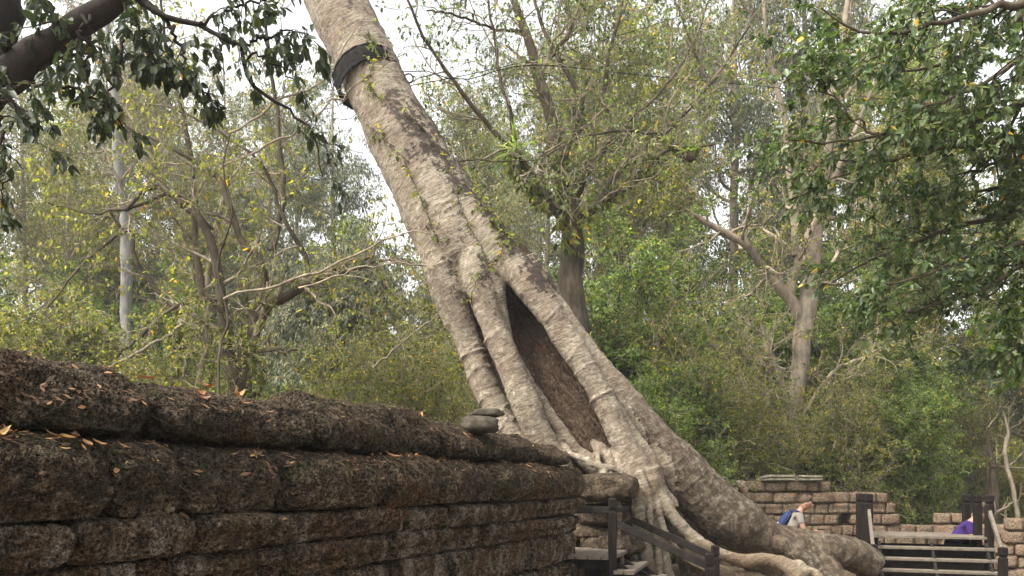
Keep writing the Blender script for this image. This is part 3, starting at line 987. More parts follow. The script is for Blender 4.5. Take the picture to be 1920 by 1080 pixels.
# ------------------------------------------------------------------ tree builders
def limb_tree(name, label, cat, base, limbs, mat, crown_mat, rng, twig_mat=M_twig, l1=(8, (.9, 1.8)), l2=(5, (.4, .9)), l3=None,
              leaf=(6, (.06, .1), .22, .4), trunk_sides=12, near=False, group=None, wander=.22, trop=(0, 0, .03), t0=.15, extra_mat=None,
              rf=.45, minr=.0, leafoff=0.0, labels=None, tintrange=(0, 1), limb_w=1.0):
    root = empty(name, base)
    tag(root, label, cat, group)
    tw = Acc(); cw = Acc()
    for j, (rows, opt) in enumerate(limbs):
        pth = pixpath(rows, opt.get('n', 22), opt.get('jit', .012), rng)
        if opt.get('name') != 'trunk': pth[:, 3] *= limb_w
        if opt.get('ground'):
            pass
        V, Fq = tubes(*one(pth), opt.get('sides', 10))
        mk(opt.get('name', "limb"), V, Fq, opt.get('mat', mat), root, smooth=True)
        if opt.get('bare'): continue
        K = opt.get('k', l1[0])
        Pp, Rr = one(pth)
        a, ar = spawn(Pp, Rr, K, rng, t0=opt.get('t0', t0), ln=opt.get('ln', l1[1]), ang=(25, 75), N=8, wander=wander, trop=trop, rf=rf)
        ar = np.maximum(ar, minr)
        tw.add(*tubes(a, ar, 5))
        b, br = spawn(a, ar, l2[0], rng, t0=.2, ln=l2[1], ang=(25, 70), N=6, wander=wander, trop=trop, rf=.6)
        br = np.maximum(br, minr)
        tw.add(*tubes(b, br, 4))
        last = b
        if l3:
            c, crr = spawn(b, br, l3[0], rng, t0=.2, ln=l3[1], ang=(25, 65), N=4, wander=wander, trop=trop, rf=.6)
            crr = np.maximum(crr, minr)
            tw.add(*tubes(c, crr, 3))
            last = c
        lf = opt.get('leaf', leaf)
        if lf and lf[0] > 0:
            if lf[0] < 1:
                last = last[rng.random(len(last)) < lf[0]]; nn_ = 1
            else: nn_ = int(lf[0])
            if len(last):
                cw.add(*leaves(last, nn_, rng, lf[1], lf[2], lf[3], near=near, off=leafoff, tlo=tintrange[0], thi=tintrange[1]))
    if tw.n: tw.build("twigs", twig_mat, root)["kind"] = "stuff"
    if cw.n: cw.build("crown", crown_mat, root, smooth=False)
    return root


def gpt(px, Y):
    p = P(px, 910, Y)
    return (p[0], p[1], 0.0)


def g_px(px, Y, w):
    """row for a trunk foot on the ground below pixel column px"""
    return (px, 910 + CAM_Z * F / Y + 0, Y, w)


rngA = np.random.default_rng(21)
# left spreading tree
limb_tree("spreading_tree", "many-limbed tree with crooked brown branches right behind the near wall on the left", "tree", gpt(440, 13.5), [
    ([(443, 985, 13.5, 34), (440, 735, 13.5, 30), (425, 660, 13.5, 26), (415, 560, 13.4, 20), (392, 440, 13.3, 16), (340, 380, 13.2, 13), (285, 350, 13.1, 10), (235, 395, 13, 8)], dict(name="trunk", t0=.4, n=30)),
    ([(462, 985, 13.6, 34), (458, 735, 13.6, 30), (464, 650, 13.6, 30), (500, 575, 13.6, 22), (540, 555, 13.6, 20), (580, 528, 13.5, 16), (640, 500, 13.4, 10), (700, 480, 13.3, 6)], dict(name="trunk", t0=.45, n=30)),
    ([(490, 595, 13.6, 22), (498, 520, 13.6, 22), (480, 480, 13.6, 18), (455, 455, 13.6, 14), (440, 420, 13.6, 16), (425, 370, 13.6, 14), (405, 330, 13.7, 13), (345, 290, 13.7, 10), (300, 265, 13.8, 9), (225, 230, 13.9, 7), (150, 185, 14, 5)], dict(n=30)),
    ([(440, 690, 13.7, 18), (395, 610, 13.7, 14), (330, 580, 13.6, 12), (280, 525, 13.5, 10), (250, 470, 13.5, 9), (242, 430, 13.5, 7), (150, 500, 13.4, 5), (80, 590, 13.3, 4)], {}),
    ([(395, 600, 13.6, 14), (375, 520, 13.8, 16), (365, 420, 14, 14), (360, 300, 14, 11), (335, 180, 14, 9), (310, 80, 14, 7), (300, -20, 14, 5)], {}),
    ([(510, 470, 13.7, 14), (530, 380, 13.8, 14), (525, 280, 13.9, 12), (515, 180, 14, 9), (500, 60, 14, 7), (490, -40, 14, 5)], {}),
    ([(580, 528, 13.5, 12), (570, 470, 13.5, 12), (548, 440, 13.4, 10), (520, 380, 13.3, 8), (500, 320, 13.2, 7), (470, 290, 13.1, 6), (400, 240, 13, 5), (320, 200, 12.9, 3)], {}),
    ([(400, 430, 13.4, 8), (330, 365, 13.3, 8), (280, 380, 13.2, 7), (220, 395, 13.1, 6), (160, 400, 13, 4), (90, 380, 12.9, 3)], {}),
    ([(430, 560, 13.4, 10), (330, 575, 13.2, 8), (250, 640, 12.9, 7), (190, 690, 12.7, 5)], dict(k=4)),
    ([(545, 555, 13.6, 10), (610, 520, 13.4, 9), (680, 500, 13.2, 7), (740, 485, 12.8, 5), (800, 500, 12.2, 3)], {}),
    ([(370, 740, 14.3, 14), (388, 640, 14.3, 14), (385, 560, 14.4, 12), (400, 450, 14.5, 14), (415, 390, 14.5, 12), (430, 300, 14.6, 9)], dict(mat=M_bark_pale)),
    ([(330, 760, 13, 8), (350, 670, 13.1, 8), (335, 610, 13.2, 8), (345, 590, 13.3, 5)], dict(bare=True, mat=M_bark_pale)),
    ([(200, 690, 12.2, 6), (270, 655, 12.4, 7), (330, 620, 12.8, 7), (345, 590, 13.2, 6)], dict(bare=True, mat=M_bark_pale)),
], M_bark_brown, M_leaf['olive'], rngA, limb_w=.85, l1=(11, (.7, 1.8)), l2=(6, (.3, .8)), l3=(4, (.12, .34)), leaf=(2, (.055, .1), .24, .9), minr=.003, tintrange=(.25, 1), near=True)

# vine leaves on the trunk bases (hanging)
def vine(name, label, path_rows, n, spread, size, rng, mat='olive', droop=1.2):
    acc = Acc(); st = Acc()
    base = None
    for rows in path_rows:
        pth = pixpath(rows, 30)
        if base is None: base = pth[0, :3]
        Pp, Rr = one(pth)
        a, ar = spawn(Pp, np.full_like(Rr, .006), n, rng, t0=0, ln=(spread * .5, spread), ang=(40, 90), N=4, wander=.3, trop=(0, 0, -.4), rf=.7)
        st.add(*tubes(a, ar, 3))
        acc.add(*leaves(a, 3, rng, size, .27, droop, near=True))
    root = empty(name, base); tag(root, label, "climbing plant", "climbing plants on the trees")
    st.build("twigs", M_twig, root)["kind"] = "stuff"; acc.build("foliage", M_leaf[mat], root, smooth=False)
    return root


vine("climbing_plant", "olive climber hanging in tufts round the foot of the left crooked tree", [[(478, 740, 13.2, 20), (482, 690, 13.2, 20), (470, 640, 13.2, 20), (440, 620, 13.3, 20), (400, 640, 13.3, 10)], [(320, 720, 13.1, 20), (330, 640, 13.1, 20), (325, 600, 13.1, 20)]], 120, .22, (.07, .12), rngA)

# centre twin-limbed tree with epiphytes
rngB = np.random.default_rng(22)
limb_tree("epiphyte_tree", "dark trunked forking tree hung with climbers behind the middle of the leaning trunk", "tree", gpt(1075, 15.5), [
    ([(1085, 1000, 15.5, 60), (1080, 640, 15.5, 50), (1070, 540, 15.5, 48), (1072, 460, 15.5, 44), (1068, 400, 15.5, 34), (1050, 310, 15.5, 26), (1030, 210, 15.5, 24), (1010, 140, 15.6, 20), (985, 60, 15.7, 16), (955, -20, 15.8, 13)], dict(name="trunk", t0=.45, n=34)),
    ([(1060, 420, 15.4, 22), (1020, 370, 15.2, 18), (985, 310, 15, 17), (955, 280, 15, 15), (900, 215, 14.8, 12), (860, 165, 14.6, 11), (820, 110, 14.4, 9), (790, 60, 14.2, 8), (760, -10, 14, 6)], {}),
    ([(962, 285, 15, 12), (958, 220, 14.9, 10), (940, 160, 14.8, 9), (930, 90, 14.8, 8), (918, 10, 14.7, 6), (915, -60, 14.7, 5)], {}),
    ([(1085, 420, 15.5, 22), (1120, 385, 15.3, 20), (1160, 320, 15.2, 17), (1200, 280, 15.2, 15), (1250, 245, 15.1, 14), (1290, 205, 15, 12), (1330, 160, 15, 8), (1380, 90, 15, 6), (1420, 20, 15, 4)], {}),
    ([(1070, 420, 15.6, 26), (1095, 330, 15.7, 20), (1145, 260, 15.8, 16), (1133, 190, 15.9, 14), (1140, 110, 16, 11), (1165, 20, 16, 8), (1175, -40, 16, 6)], {}),
    ([(1050, 330, 15.5, 20), (1075, 240, 15.6, 18), (1090, 190, 15.7, 15), (1060, 130, 15.8, 13), (1020, 60, 15.9, 10), (1000, -10, 16, 8)], {}),
    ([(1030, 110, 15.6, 12), (1070, 55, 15.4, 10), (1060, 0, 15.4, 8)], {}),
    ([(1085, 400, 15.2, 16), (1140, 375, 15, 15), (1200, 330, 14.9, 12), (1240, 290, 14.8, 10), (1280, 280, 14.7, 8), (1340, 270, 14.6, 6)], {}),
    ([(1250, 245, 15.1, 8), (1210, 250, 15, 8), (1170, 245, 14.8, 7), (1080, 260, 14.5, 5), (1000, 300, 14.3, 4), (880, 300, 13.8, 4), (800, 320, 13.2, 3)], {}),
    ([(985, 60, 15.7, 9), (930, 55, 15.4, 7), (860, 30, 15.2, 6), (800, 20, 15, 4)], {}),
    ([(1330, 160, 15, 6), (1300, 90, 15, 6), (1270, 10, 15, 4), (1260, -40, 15, 4)], {}),
    ([(1150, 250, 15.8, 8), (1230, 180, 15.9, 7), (1290, 100, 16, 6), (1330, 0, 16, 4)], {}),
], M_bark_brown, M_leaf['green'], rngB, twig_mat=M_twig, l1=(12, (.8, 2.1)), l2=(6, (.35, .9)), l3=(4, (.15, .4)), leaf=(2, (.05, .09), .26, .7), minr=.0036, near=True, trop=(0, 0, .02), limb_w=.72)
vine("climbing_plant", "olive climber draped down the dark forking trunk in the middle", [[(1065, 470, 15.1, 20), (1055, 400, 15.1, 20), (1050, 330, 15.1, 20), (1045, 280, 15.1, 10)], [(1090, 420, 15.0, 10), (1130, 370, 15, 10), (1180, 330, 14.9, 10), (1250, 260, 14.8, 10), (1300, 270, 14.7, 10)], [(950, 290, 14.8, 8), (985, 330, 14.8, 8), (1020, 380, 14.8, 8)]], 120, .40, (.09, .15), rngB)

# bird's nest ferns / epiphyte tufts
def fern(c, n, ln, rng, label):
    acc = Acc()
    a = rng.uniform(0, 2 * PI, n); e = rng.uniform(-.5, 1.1, n)
    d = np.stack([np.cos(a) * np.cos(e), np.sin(a) * np.cos(e), np.sin(e)], axis=1)
    o = np.empty((n, 7, 3)); o[:, 0] = c + d * .04
    L_ = rng.uniform(.5, 1, (n, 1)) * ln
    for k in range(1, 7):
        d = norm(d + np.array([0, 0, -.16])); o[:, k] = o[:, k - 1] + d * L_ / 6
    w = np.array([.35, .8, 1, .95, .75, .4, .03]) * ln * .045
    s = norm(np.cross(norm(o[:, -1] - o[:, 0]), np.array([0, 0, 1.]) + rng.normal(0, .4, (n, 3))))
    Lv = o - s[:, None, :] * w[None, :, None]; Rv = o + s[:, None, :] * w[None, :, None]
    V = np.stack([Lv, Rv], axis=2).reshape(-1, 3)
    idx = np.arange(n * 14).reshape(n, 7, 2)
    Fq = np.stack([idx[:, :-1, 0], idx[:, :-1, 1], idx[:, 1:, 1], idx[:, 1:, 0]], axis=-1).reshape(-1, 4)
    t = np.repeat(rng.uniform(.2, .8, n), 6)
    root = empty("fern", c); tag(root, label, "fern", "ferns growing on branches")
    mk("frond", V, Fq, M_leaf['green'], root, tint=t)["kind"] = "stuff"
    Vr, Fr = rockmesh(c - np.array([0, 0, .05]), .12, .12, .1, 3, amp=.4)
    mk("root_ball", Vr, Fr, M_bark_brown, root)
    return root


fern(P(968, 285, 14.8), 55, .66, rngB, "spiky green fern perched on the fork beside the leaning trunk")
fern(P(1290, 288, 14.7), 34, .40, rngB, "small ragged fern on the right-hand limb of the forking tree")

# pale tree on the right
rngC = np.random.default_rng(23)
limb_tree("pale_tree", "tall pale-barked forked tree standing behind the brick-like laterite wall", "tree", gpt(1487, 21), [
    ([(1482, 1030, 21, 46), (1484, 900, 21, 38), (1482, 800, 21, 36), (1498, 700, 21, 32), (1508, 610, 21, 34), (1520, 520, 21.2, 32), (1530, 440, 21.4, 26), (1545, 350, 21.6, 20), (1560, 240, 21.8, 16), (1575, 120, 22, 13), (1590, 0, 22.2, 10)], dict(name="trunk", t0=.3, n=40, sides=14)),
    ([(1500, 950, 20.7, 16), (1502, 850, 20.7, 16), (1494, 800, 20.8, 18), (1484, 740, 20.9, 18), (1500, 660, 21, 18)], dict(name="root", bare=True)),
    ([(1506, 600, 21, 26), (1480, 560, 21, 22), (1455, 530, 21, 20), (1430, 500, 20.9, 18), (1400, 460, 20.8, 16), (1350, 430, 20.7, 13), (1290, 400, 20.6, 8)], {}),
    ([(1478, 560, 21, 20), (1488, 520, 21, 17), (1500, 480, 20.9, 16), (1525, 420, 20.8, 15), (1545, 375, 20.7, 13), (1565, 330, 20.6, 10), (1600, 250, 20.5, 8), (1650, 130, 20.4, 6)], {}),
    ([(1492, 480, 20.9, 14), (1490, 400, 21, 16), (1482, 330, 21, 13), (1470, 220, 21, 11), (1440, 100, 21, 8), (1430, -20, 21, 6)], {}),
    ([(1484, 790, 20.8, 14), (1460, 700, 20.7, 12), (1440, 660, 20.6, 8), (1425, 600, 20.5, 6)], dict(leaf=(1, (.05, .08), .25, .3))),
    ([(1484, 830, 20.7, 12), (1440, 800, 20.5, 9), (1400, 740, 20.4, 7), (1370, 690, 20.3, 5), (1330, 640, 20.2, 4)], {}),
    ([(1505, 780, 20.9, 10), (1560, 700, 20.7, 8), (1620, 670, 20.5, 6), (1680, 640, 20.4, 5)], {}),
    ([(1500, 860, 20.7, 9), (1530, 820, 20.5, 7), (1600, 795, 20.2, 6), (1680, 790, 20, 4)], {}),
    ([(1484, 760, 20.8, 8), (1440, 735, 20.4, 6), (1380, 730, 20.1, 5), (1310, 740, 19.8, 3)], {}),
], M_bark_pale, M_leaf['olive'], rngC, l1=(10, (1.0, 2.8)), l2=(7, (.5, 1.3)), l3=(5, (.2, .5)), leaf=(4, (.07, .12), .24, .6), minr=.005, near=False)

# white far trunk on the left
rngD = np.random.default_rng(24)
limb_tree("white_trunk_tree", "slender whitish trunk rising through the foliage on the far left", "tree", gpt(236, 23), [
    ([(238, 1010, 23, 26), (237, 600, 23, 22), (235, 450, 23, 18), (228, 350, 23, 20), (220, 260, 23, 18), (215, 190, 23, 13), (205, 100, 23, 9), (200, 0, 23, 6)], dict(name="trunk", t0=.55, n=30)),
], M_bark_white, M_leaf['grey'], rngD, l1=(12, (2, 4)), l2=(7, (.9, 1.8)), l3=(4, (.4, .8)), leaf=(4, (.10, .17), .2, .5), minr=.008)

# ---- foreground boughs, upper left
rngE = np.random.default_rng(25)
limb_tree("overhanging_tree", "dark thick bough with drooping dark leaves reaching in at the top left corner", "tree", (-4.2, 4.6, 0), [
    ([(-420, 1700, 5.0, 130), (-330, 900, 5.0, 110), (-200, 400, 5.0, 90), (-70, 220, 5.0, 78), (0, 150, 5.0, 68), (60, 108, 5.0, 58), (120, 66, 5, 50), (195, 18, 5, 44), (270, -50, 5, 38)], dict(name="bough", t0=.6, k=8, n=40, sides=20)),
    ([(-60, 200, 5.1, 80), (-10, 90, 5.1, 70), (5, 0, 5.1, 64), (0, -90, 5.1, 58)], dict(k=8, sides=18, leaf=(4, (.07, .11), .24, .9))),
    ([(255, -10, 5, 16), (300, 30, 5, 12), (372, 45, 5, 9), (420, 70, 5, 8), (450, 85, 5, 7), (455, 120, 5, 8), (480, 165, 5.1, 7), (540, 210, 5.1, 5), (590, 258, 5.1, 4), (605, 330, 5.1, 2.5)], dict(k=7)),
    ([(110, 70, 4.9, 10), (100, 20, 4.9, 8), (88, -20, 4.9, 6)], dict(k=6)),
    ([(235, 10, 4.9, 8), (225, 90, 4.8, 6), (207, 150, 4.8, 5), (203, 200, 4.8, 3)], dict(k=8)),
    ([(300, 25, 5, 9), (330, 70, 5, 7), (352, 130, 5, 5), (395, 190, 5, 3)], dict(k=12)),
    ([(240, 20, 4.9, 8), (270, 70, 4.9, 6), (290, 120, 4.9, 4)], dict(k=10)),
    ([(-10, 175, 4.9, 12), (50, 160, 4.8, 8), (130, 165, 4.8, 6), (190, 190, 4.8, 4), (230, 235, 4.8, 2.5)], dict(k=11)),
    ([(-20, 180, 4.8, 10), (2, 240, 4.8, 7), (8, 320, 4.8, 4), (2, 380, 4.8, 2)], dict(k=8)),
    ([(-20, 170, 4.8, 10), (40, 210, 4.7, 6), (60, 260, 4.7, 3)], dict(k=7)),
    ([(450, 85, 5, 6), (500, 72, 5, 5), (550, 60, 5, 3), (580, 75, 5, 2)], dict(k=9)),
    ([(372, 45, 5, 6), (430, 20, 5, 5), (500, 0, 5, 4)], dict(k=7)),
    ([(170, 30, 4.9, 9), (150, 60, 4.8, 6), (165, 110, 4.8, 4), (150, 150, 4.8, 3)], dict(k=8)),
    ([(455, 120, 5, 5), (480, 100, 5, 4), (530, 130, 5, 3), (560, 170, 5, 2)], dict(k=3)),
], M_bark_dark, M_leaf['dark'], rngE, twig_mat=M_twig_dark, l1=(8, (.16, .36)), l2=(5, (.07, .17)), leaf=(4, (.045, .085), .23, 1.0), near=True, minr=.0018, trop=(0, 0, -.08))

# ---- foreground canopy, right
rngF = np.random.default_rng(26)
RY = 7.6
def rp(rows, dy=0.0):
    return [(x, y, RY + dy + (x - 1700) * .0008, w) for x, y, w in rows]
right_limbs = []
right_limbs.append(([(2130, 1900, RY, 130), (2120, 900, RY, 110), (2080, 500, RY, 90), (2060, 150, RY, 80), (2040, -300, RY, 70)], dict(name="trunk", bare=True, n=30, sides=20)))
rl = [
    [(2080, 150, 26), (1900, 200, 16), (1760, 245, 9), (1650, 255, 6), (1560, 270, 4), (1480, 262, 3)],
    [(2080, 290, 22), (1880, 272, 12), (1750, 282, 8), (1640, 308, 6), (1560, 335, 4), (1480, 375, 3)],
    [(2080, -20, 22), (1850, 20, 12), (1700, 60, 7), (1600, 55, 5), (1540, 15, 3)],
    [(2090, 380, 24), (1900, 400, 12), (1780, 430, 8), (1650, 480, 5), (1560, 530, 3)],
    [(2090, 460, 24), (1930, 490, 12), (1850, 540, 8), (1750, 572, 5), (1650, 585, 3)],
    [(2090, 560, 20), (1970, 570, 9), (1915, 620, 5), (1895, 665, 3)],
    [(2070, -120, 22), (1900, 40, 12), (1800, 110, 8), (1720, 130, 5), (1640, 150, 3)],
    [(2070, 80, 20), (1940, 100, 10), (1840, 160, 7), (1760, 190, 5), (1690, 210, 3)],
    [(2080, 320, 20), (1960, 330, 10), (1880, 350, 7), (1800, 360, 5), (1700, 370, 3)],
    [(2070, -60, 18), (1960, -20, 10), (1820, -10, 6), (1700, -10, 4)],
    [(2080, 430, 18), (1960, 450, 10), (1840, 470, 6), (1720, 520, 4), (1640, 540, 3)],
    [(2075, 230, 18), (1970, 240, 10), (1860, 310, 6), (1780, 330, 4)],
    [(1650, 258, 6), (1600, 220, 4), (1560, 180, 3), (1500, 160, 2)],
    [(1640, 308, 6), (1580, 300, 4), (1520, 320, 3), (1450, 320, 2)],
    [(1700, 60, 5), (1650, 100, 4), (1600, 120, 3), (1540, 110, 2)],
]
for k, rws in enumerate(rl):
    L_ = {12: 8, 13: 8, 14: 8}.get(k, 20)
    right_limbs.append((rp(rws, dy=[0, .5, -.4, .9, .2][k % 5]), dict(k=L_, t0=.12)))
limb_tree("broadleaf_tree", "dense broad-leaved tree leaning in over the right edge of the view", "tree", gpt(2120, RY), right_limbs,
          M_bark_brown, M_leaf['fore'], rngF, twig_mat=M_twig_dark, l1=(14, (.35, .9)), l2=(6, (.16, .4)), leaf=(11, (.05, .09), .25, .45), near=True, minr=.003, trop=(0, 0, -.03))
rngG = np.random.default_rng(27)
limb_tree("fresh_leaf_tree", "bright green leafy branch ends hanging at the right edge below the broad-leaved tree", "tree", gpt(2200, 9.5), [
    ([(2250, 1500, 9.5, 60), (2200, 700, 9.5, 50), (2050, 560, 9.5, 26), (1960, 560, 9.5, 12), (1900, 590, 9.5, 7), (1870, 620, 9.5, 4)], dict(name="trunk", t0=.62, k=26)),
    ([(2100, 590, 9.5, 16), (1980, 600, 9.6, 8), (1900, 640, 9.6, 5), (1880, 680, 9.6, 3)], dict(k=22, t0=.3)),
], M_bark_brown, M_leaf['fresh'], rngG, l1=(20, (.25, .5)), l2=(5, (.12, .3)), leaf=(6, (.08, .12), .22, .9), near=True, minr=.003)

# ------------------------------------------------------------------ forest prototypes
def proto_tree(name, H, rng, trunk_r, crown_from, l1, l2, l3, leaf, matb, matl, lean=.03, twigm=M_twig, trop=(0, 0, .04), ang=(35, 80), droop=.5, wander=.2, sides=8, fork=0):
    root = empty(name, (0, 0, 0))
    n = 14
    t = np.linspace(0, 1, n)
    base = np.zeros((n, 4)); base[:, 2] = t * H
    base[:, 0] = np.cumsum(rng.normal(0, lean * H / n, n)); base[:, 1] = np.cumsum(rng.normal(0, lean * H / n, n))
    base[:, :2] -= base[0, :2]
    base[:, 3] = trunk_r * (1 - t * .85)
    Pp, Rr = one(base)
    tr = Acc(); tw = Acc(); cw = Acc()
    tr.add(*tubes(Pp, Rr, sides))
    if fork:
        fp, fr = spawn(Pp, Rr, fork, rng, t0=.15, t1=.5, ln=(H * .5, H * .8), ang=(12, 28), N=14, wander=.08, trop=(0, 0, .03), rf=.75)
        tr.add(*tubes(fp, fr, sides))
        Pp = np.concatenate([Pp, fp]); Rr = np.concatenate([Rr, fr])
    a, ar = spawn(Pp, Rr, l1[0], rng, t0=crown_from, ln=l1[1], ang=ang, N=8, wander=wander, trop=trop, rf=.45, fall=.6)
    tw.add(*tubes(a, ar, 5))
    b, br = spawn(a, ar, l2[0], rng, t0=.2, ln=l2[1], ang=(30, 75), N=5, wander=wander, trop=(0, 0, 0), rf=.5)
    br = np.maximum(br, .006); tw.add(*tubes(b, br, 3))
    last = b
    if l3:
        c, c3 = spawn(b, br, l3[0], rng, t0=.15, ln=l3[1], ang=(30, 75), N=3, wander=wander, trop=(0, 0, -.05), rf=.5)
        c3 = np.maximum(c3, .005)
        keep = rng.random(len(c)) < .5
        tw.add(*tubes(c[keep], c3[keep], 3))
        last = c
    tr.build("trunk", matb, root)
    tw.build("twigs", twigm, root)
    if leaf[0] < 1: last = last[rng.random(len(last)) < leaf[0]]
    cw.add(*leaves(last, max(1, int(leaf[0])), rng, leaf[1], leaf[2], droop, off=leaf[3] if len(leaf) > 3 else 0))
    cw.build("crown", matl, root, smooth=False)
    return root


rngP = np.random.default_rng(40)
PT = {}
PT['tall_grey'] = proto_tree("tall_tree", 21, rngP, .26, .22, (30, (2.5, 5.5)), (10, (1.0, 2.2)), (7, (.4, 1.0)), (20, (.10, .19), .18, .07), M_bark_pale, M_leaf['grey'], droop=1.2)
PT['tall_green'] = proto_tree("tall_tree", 18, rngP, .24, .18, (30, (2.2, 5.0)), (10, (.9, 2.0)), (7, (.4, .9)), (18, (.09, .16), .25, .06), M_bark_brown, M_leaf['green'], droop=.5)
PT['tall_olive'] = proto_tree("tall_tree", 15, rngP, .18, .16, (26, (2.0, 4.2)), (8, (.8, 1.8)), (5, (.3, .8)), (14, (.08, .14), .22, .05), M_bark_pale, M_leaf['olive'], droop=.6, fork=2)
PT['mid_green'] = proto_tree("bushy_tree", 8, rngP, .12, .08, (30, (1.5, 3.0)), (9, (.6, 1.4)), (5, (.25, .6)), (12, (.08, .13), .25, .04), M_bark_brown, M_leaf['green'], droop=.5, fork=2)
PT['mid_grey'] = proto_tree("bushy_tree", 9, rngP, .12, .06, (34, (1.5, 3.2)), (9, (.6, 1.4)), (5, (.3, .7)), (14, (.10, .17), .16, .04), M_bark_brown, M_leaf['grey'], droop=1.6, fork=1)
PT['shrub'] = proto_tree("shrub", 3.6, rngP, .05, .05, (26, (.9, 1.7)), (8, (.4, .8)), (5, (.15, .4)), (8, (.055, .09), .26, .03), M_bark_brown, M_leaf['green'], droop=.4, fork=4)
PT['shrub_olive'] = proto_tree("shrub", 3.8, rngP, .05, .05, (26, (1.0, 1.9)), (8, (.4, .9)), (5, (.15, .4)), (7, (.05, .085), .26, .03), M_bark_pale, M_leaf['olive'], droop=.4, fork=4)
PT['bare'] = proto_tree("bare_shrub", 5.5, rngP, .045, .08, (14, (1.2, 2.8)), (6, (.5, 1.3)), (4, (.2, .6)), (9, (.05, .085), .26, .02), M_bark_pale, M_leaf['olive'], droop=.4, fork=5, wander=.25)
PT['dry_tall'] = proto_tree("tall_tree", 17, rngP, .16, .2, (24, (2.0, 4.5)), (9, (.9, 2.0)), (6, (.4, .9)), (10, (.08, .14), .2, .05), M_bark_pale, M_leaf['dry'], droop=.8, fork=2)
first_used = {k: False for k in PT}
frng = random.Random(99)


def place(kind, px, Y, scale, label, group, cat="tree", z=None, sz=None):
    if first_used[kind]: o = copy_tree(PT[kind])
    else: o = PT[kind]; first_used[kind] = True
    p = gpt(px, Y)
    o.location = (p[0], p[1], 0 if z is None else z)
    s = scale
    o.scale = (s, s, sz or s)
    o.rotation_euler = (0, 0, frng.uniform(0, 2 * PI))
    tag(o, label, cat, group)
    return o


G1 = "tall trees of the far forest"; G2 = "bushy trees behind the ruins"; G3 = "shrubs behind the walls"
# far tall trees
for kind, px, Y, s, lb in [
    ('tall_grey', -140, 34, 1.05, "tall grey-green tree cut by the left edge, behind the dark bough"),
    ('dry_tall', 40, 27, 1.0, "dry thin-leaved tall tree at the far left under the dark bough"),
    ('tall_olive', 130, 31, 1.1, "olive tall tree just left of the whitish trunk"),
    ('tall_grey', 300, 37, 1.0, "hazy grey-green tree just right of the whitish trunk"),
    ('dry_tall', 420, 30, 1.05, "thin dry tree behind the crooked limbs on the left"),
    ('tall_grey', 560, 44, 1.05, "tall grey-green tree left of the leaning trunk, reaching the rubber sleeve"),
    ('tall_green', 700, 60, .95, "distant blue-green tree peeping past the left side of the leaning trunk"),
    ('tall_grey', 500, 26, .66, "dense drooping grey tree between the crooked tree and the leaning trunk"),
    ('tall_green', 950, 52, 1.3, "far tall green tree above the fern perched beside the trunk"),
    ('tall_grey', 1130, 36, 1.1, "tall drooping tree behind the dark forking tree"),
    ('dry_tall', 1030, 28, 1.0, "dry twiggy tall tree close behind the dark forking tree"),
    ('tall_olive', 1250, 29, 1.25, "olive tall tree right of the dark forking tree"),
    ('tall_grey', 1370, 32, 1.15, "tall willow-like tree left of the pale forked tree"),
    ('tall_green', 1560, 50, 1.3, "far green tree seen through the crown of the pale forked tree"),
    ('tall_olive', 1640, 27, 1.0, "olive tree just right of the pale forked tree"),
    ('tall_green', 1760, 30, 1.0, "green tree behind the broad-leaved branches on the right"),
    ('tall_grey', 1860, 38, .85, "hazy grey tree above the two dead trunks at the right"),
    ('tall_green', 2010, 30, .95, "green tree cut by the right edge of the view"),
    ('tall_olive', 2060, 22, .8, "olive tree just outside the right stair, cut by the edge"),
    ('dry_tall', 1450, 40, 1.2, "pale dry tree high behind the fork of the pale tree"),
    ('tall_grey', 625, 36, .95, "tall grey-green tree close beside the leaning trunk's left edge"),
    ('tall_grey', 1010, 46, 1.25, "tall misty grey tree between the leaning trunk and the forking tree"),
    ('tall_green', 1230, 44, 1.35, "tall green tree far behind the right-hand limb of the forking tree"),
    ('tall_olive', 900, 34, 1.1, "olive tree whose top shows just right of the leaning trunk"),
    ('tall_green', 330, 46, 1.2, "distant green tree above the crooked limbs on the left"),
    ('tall_olive', 230, 40, 1.35, "distant olive tree crossing behind the whitish trunk"),
    ('tall_grey', 1500, 34, 1.2, "tall drooping tree directly behind the pale forked tree"),
    ('tall_green', 1680, 38, 1.3, "tall green tree behind the left part of the broad-leaved branches"),
]: place(kind, px, Y, s, lb, G1)
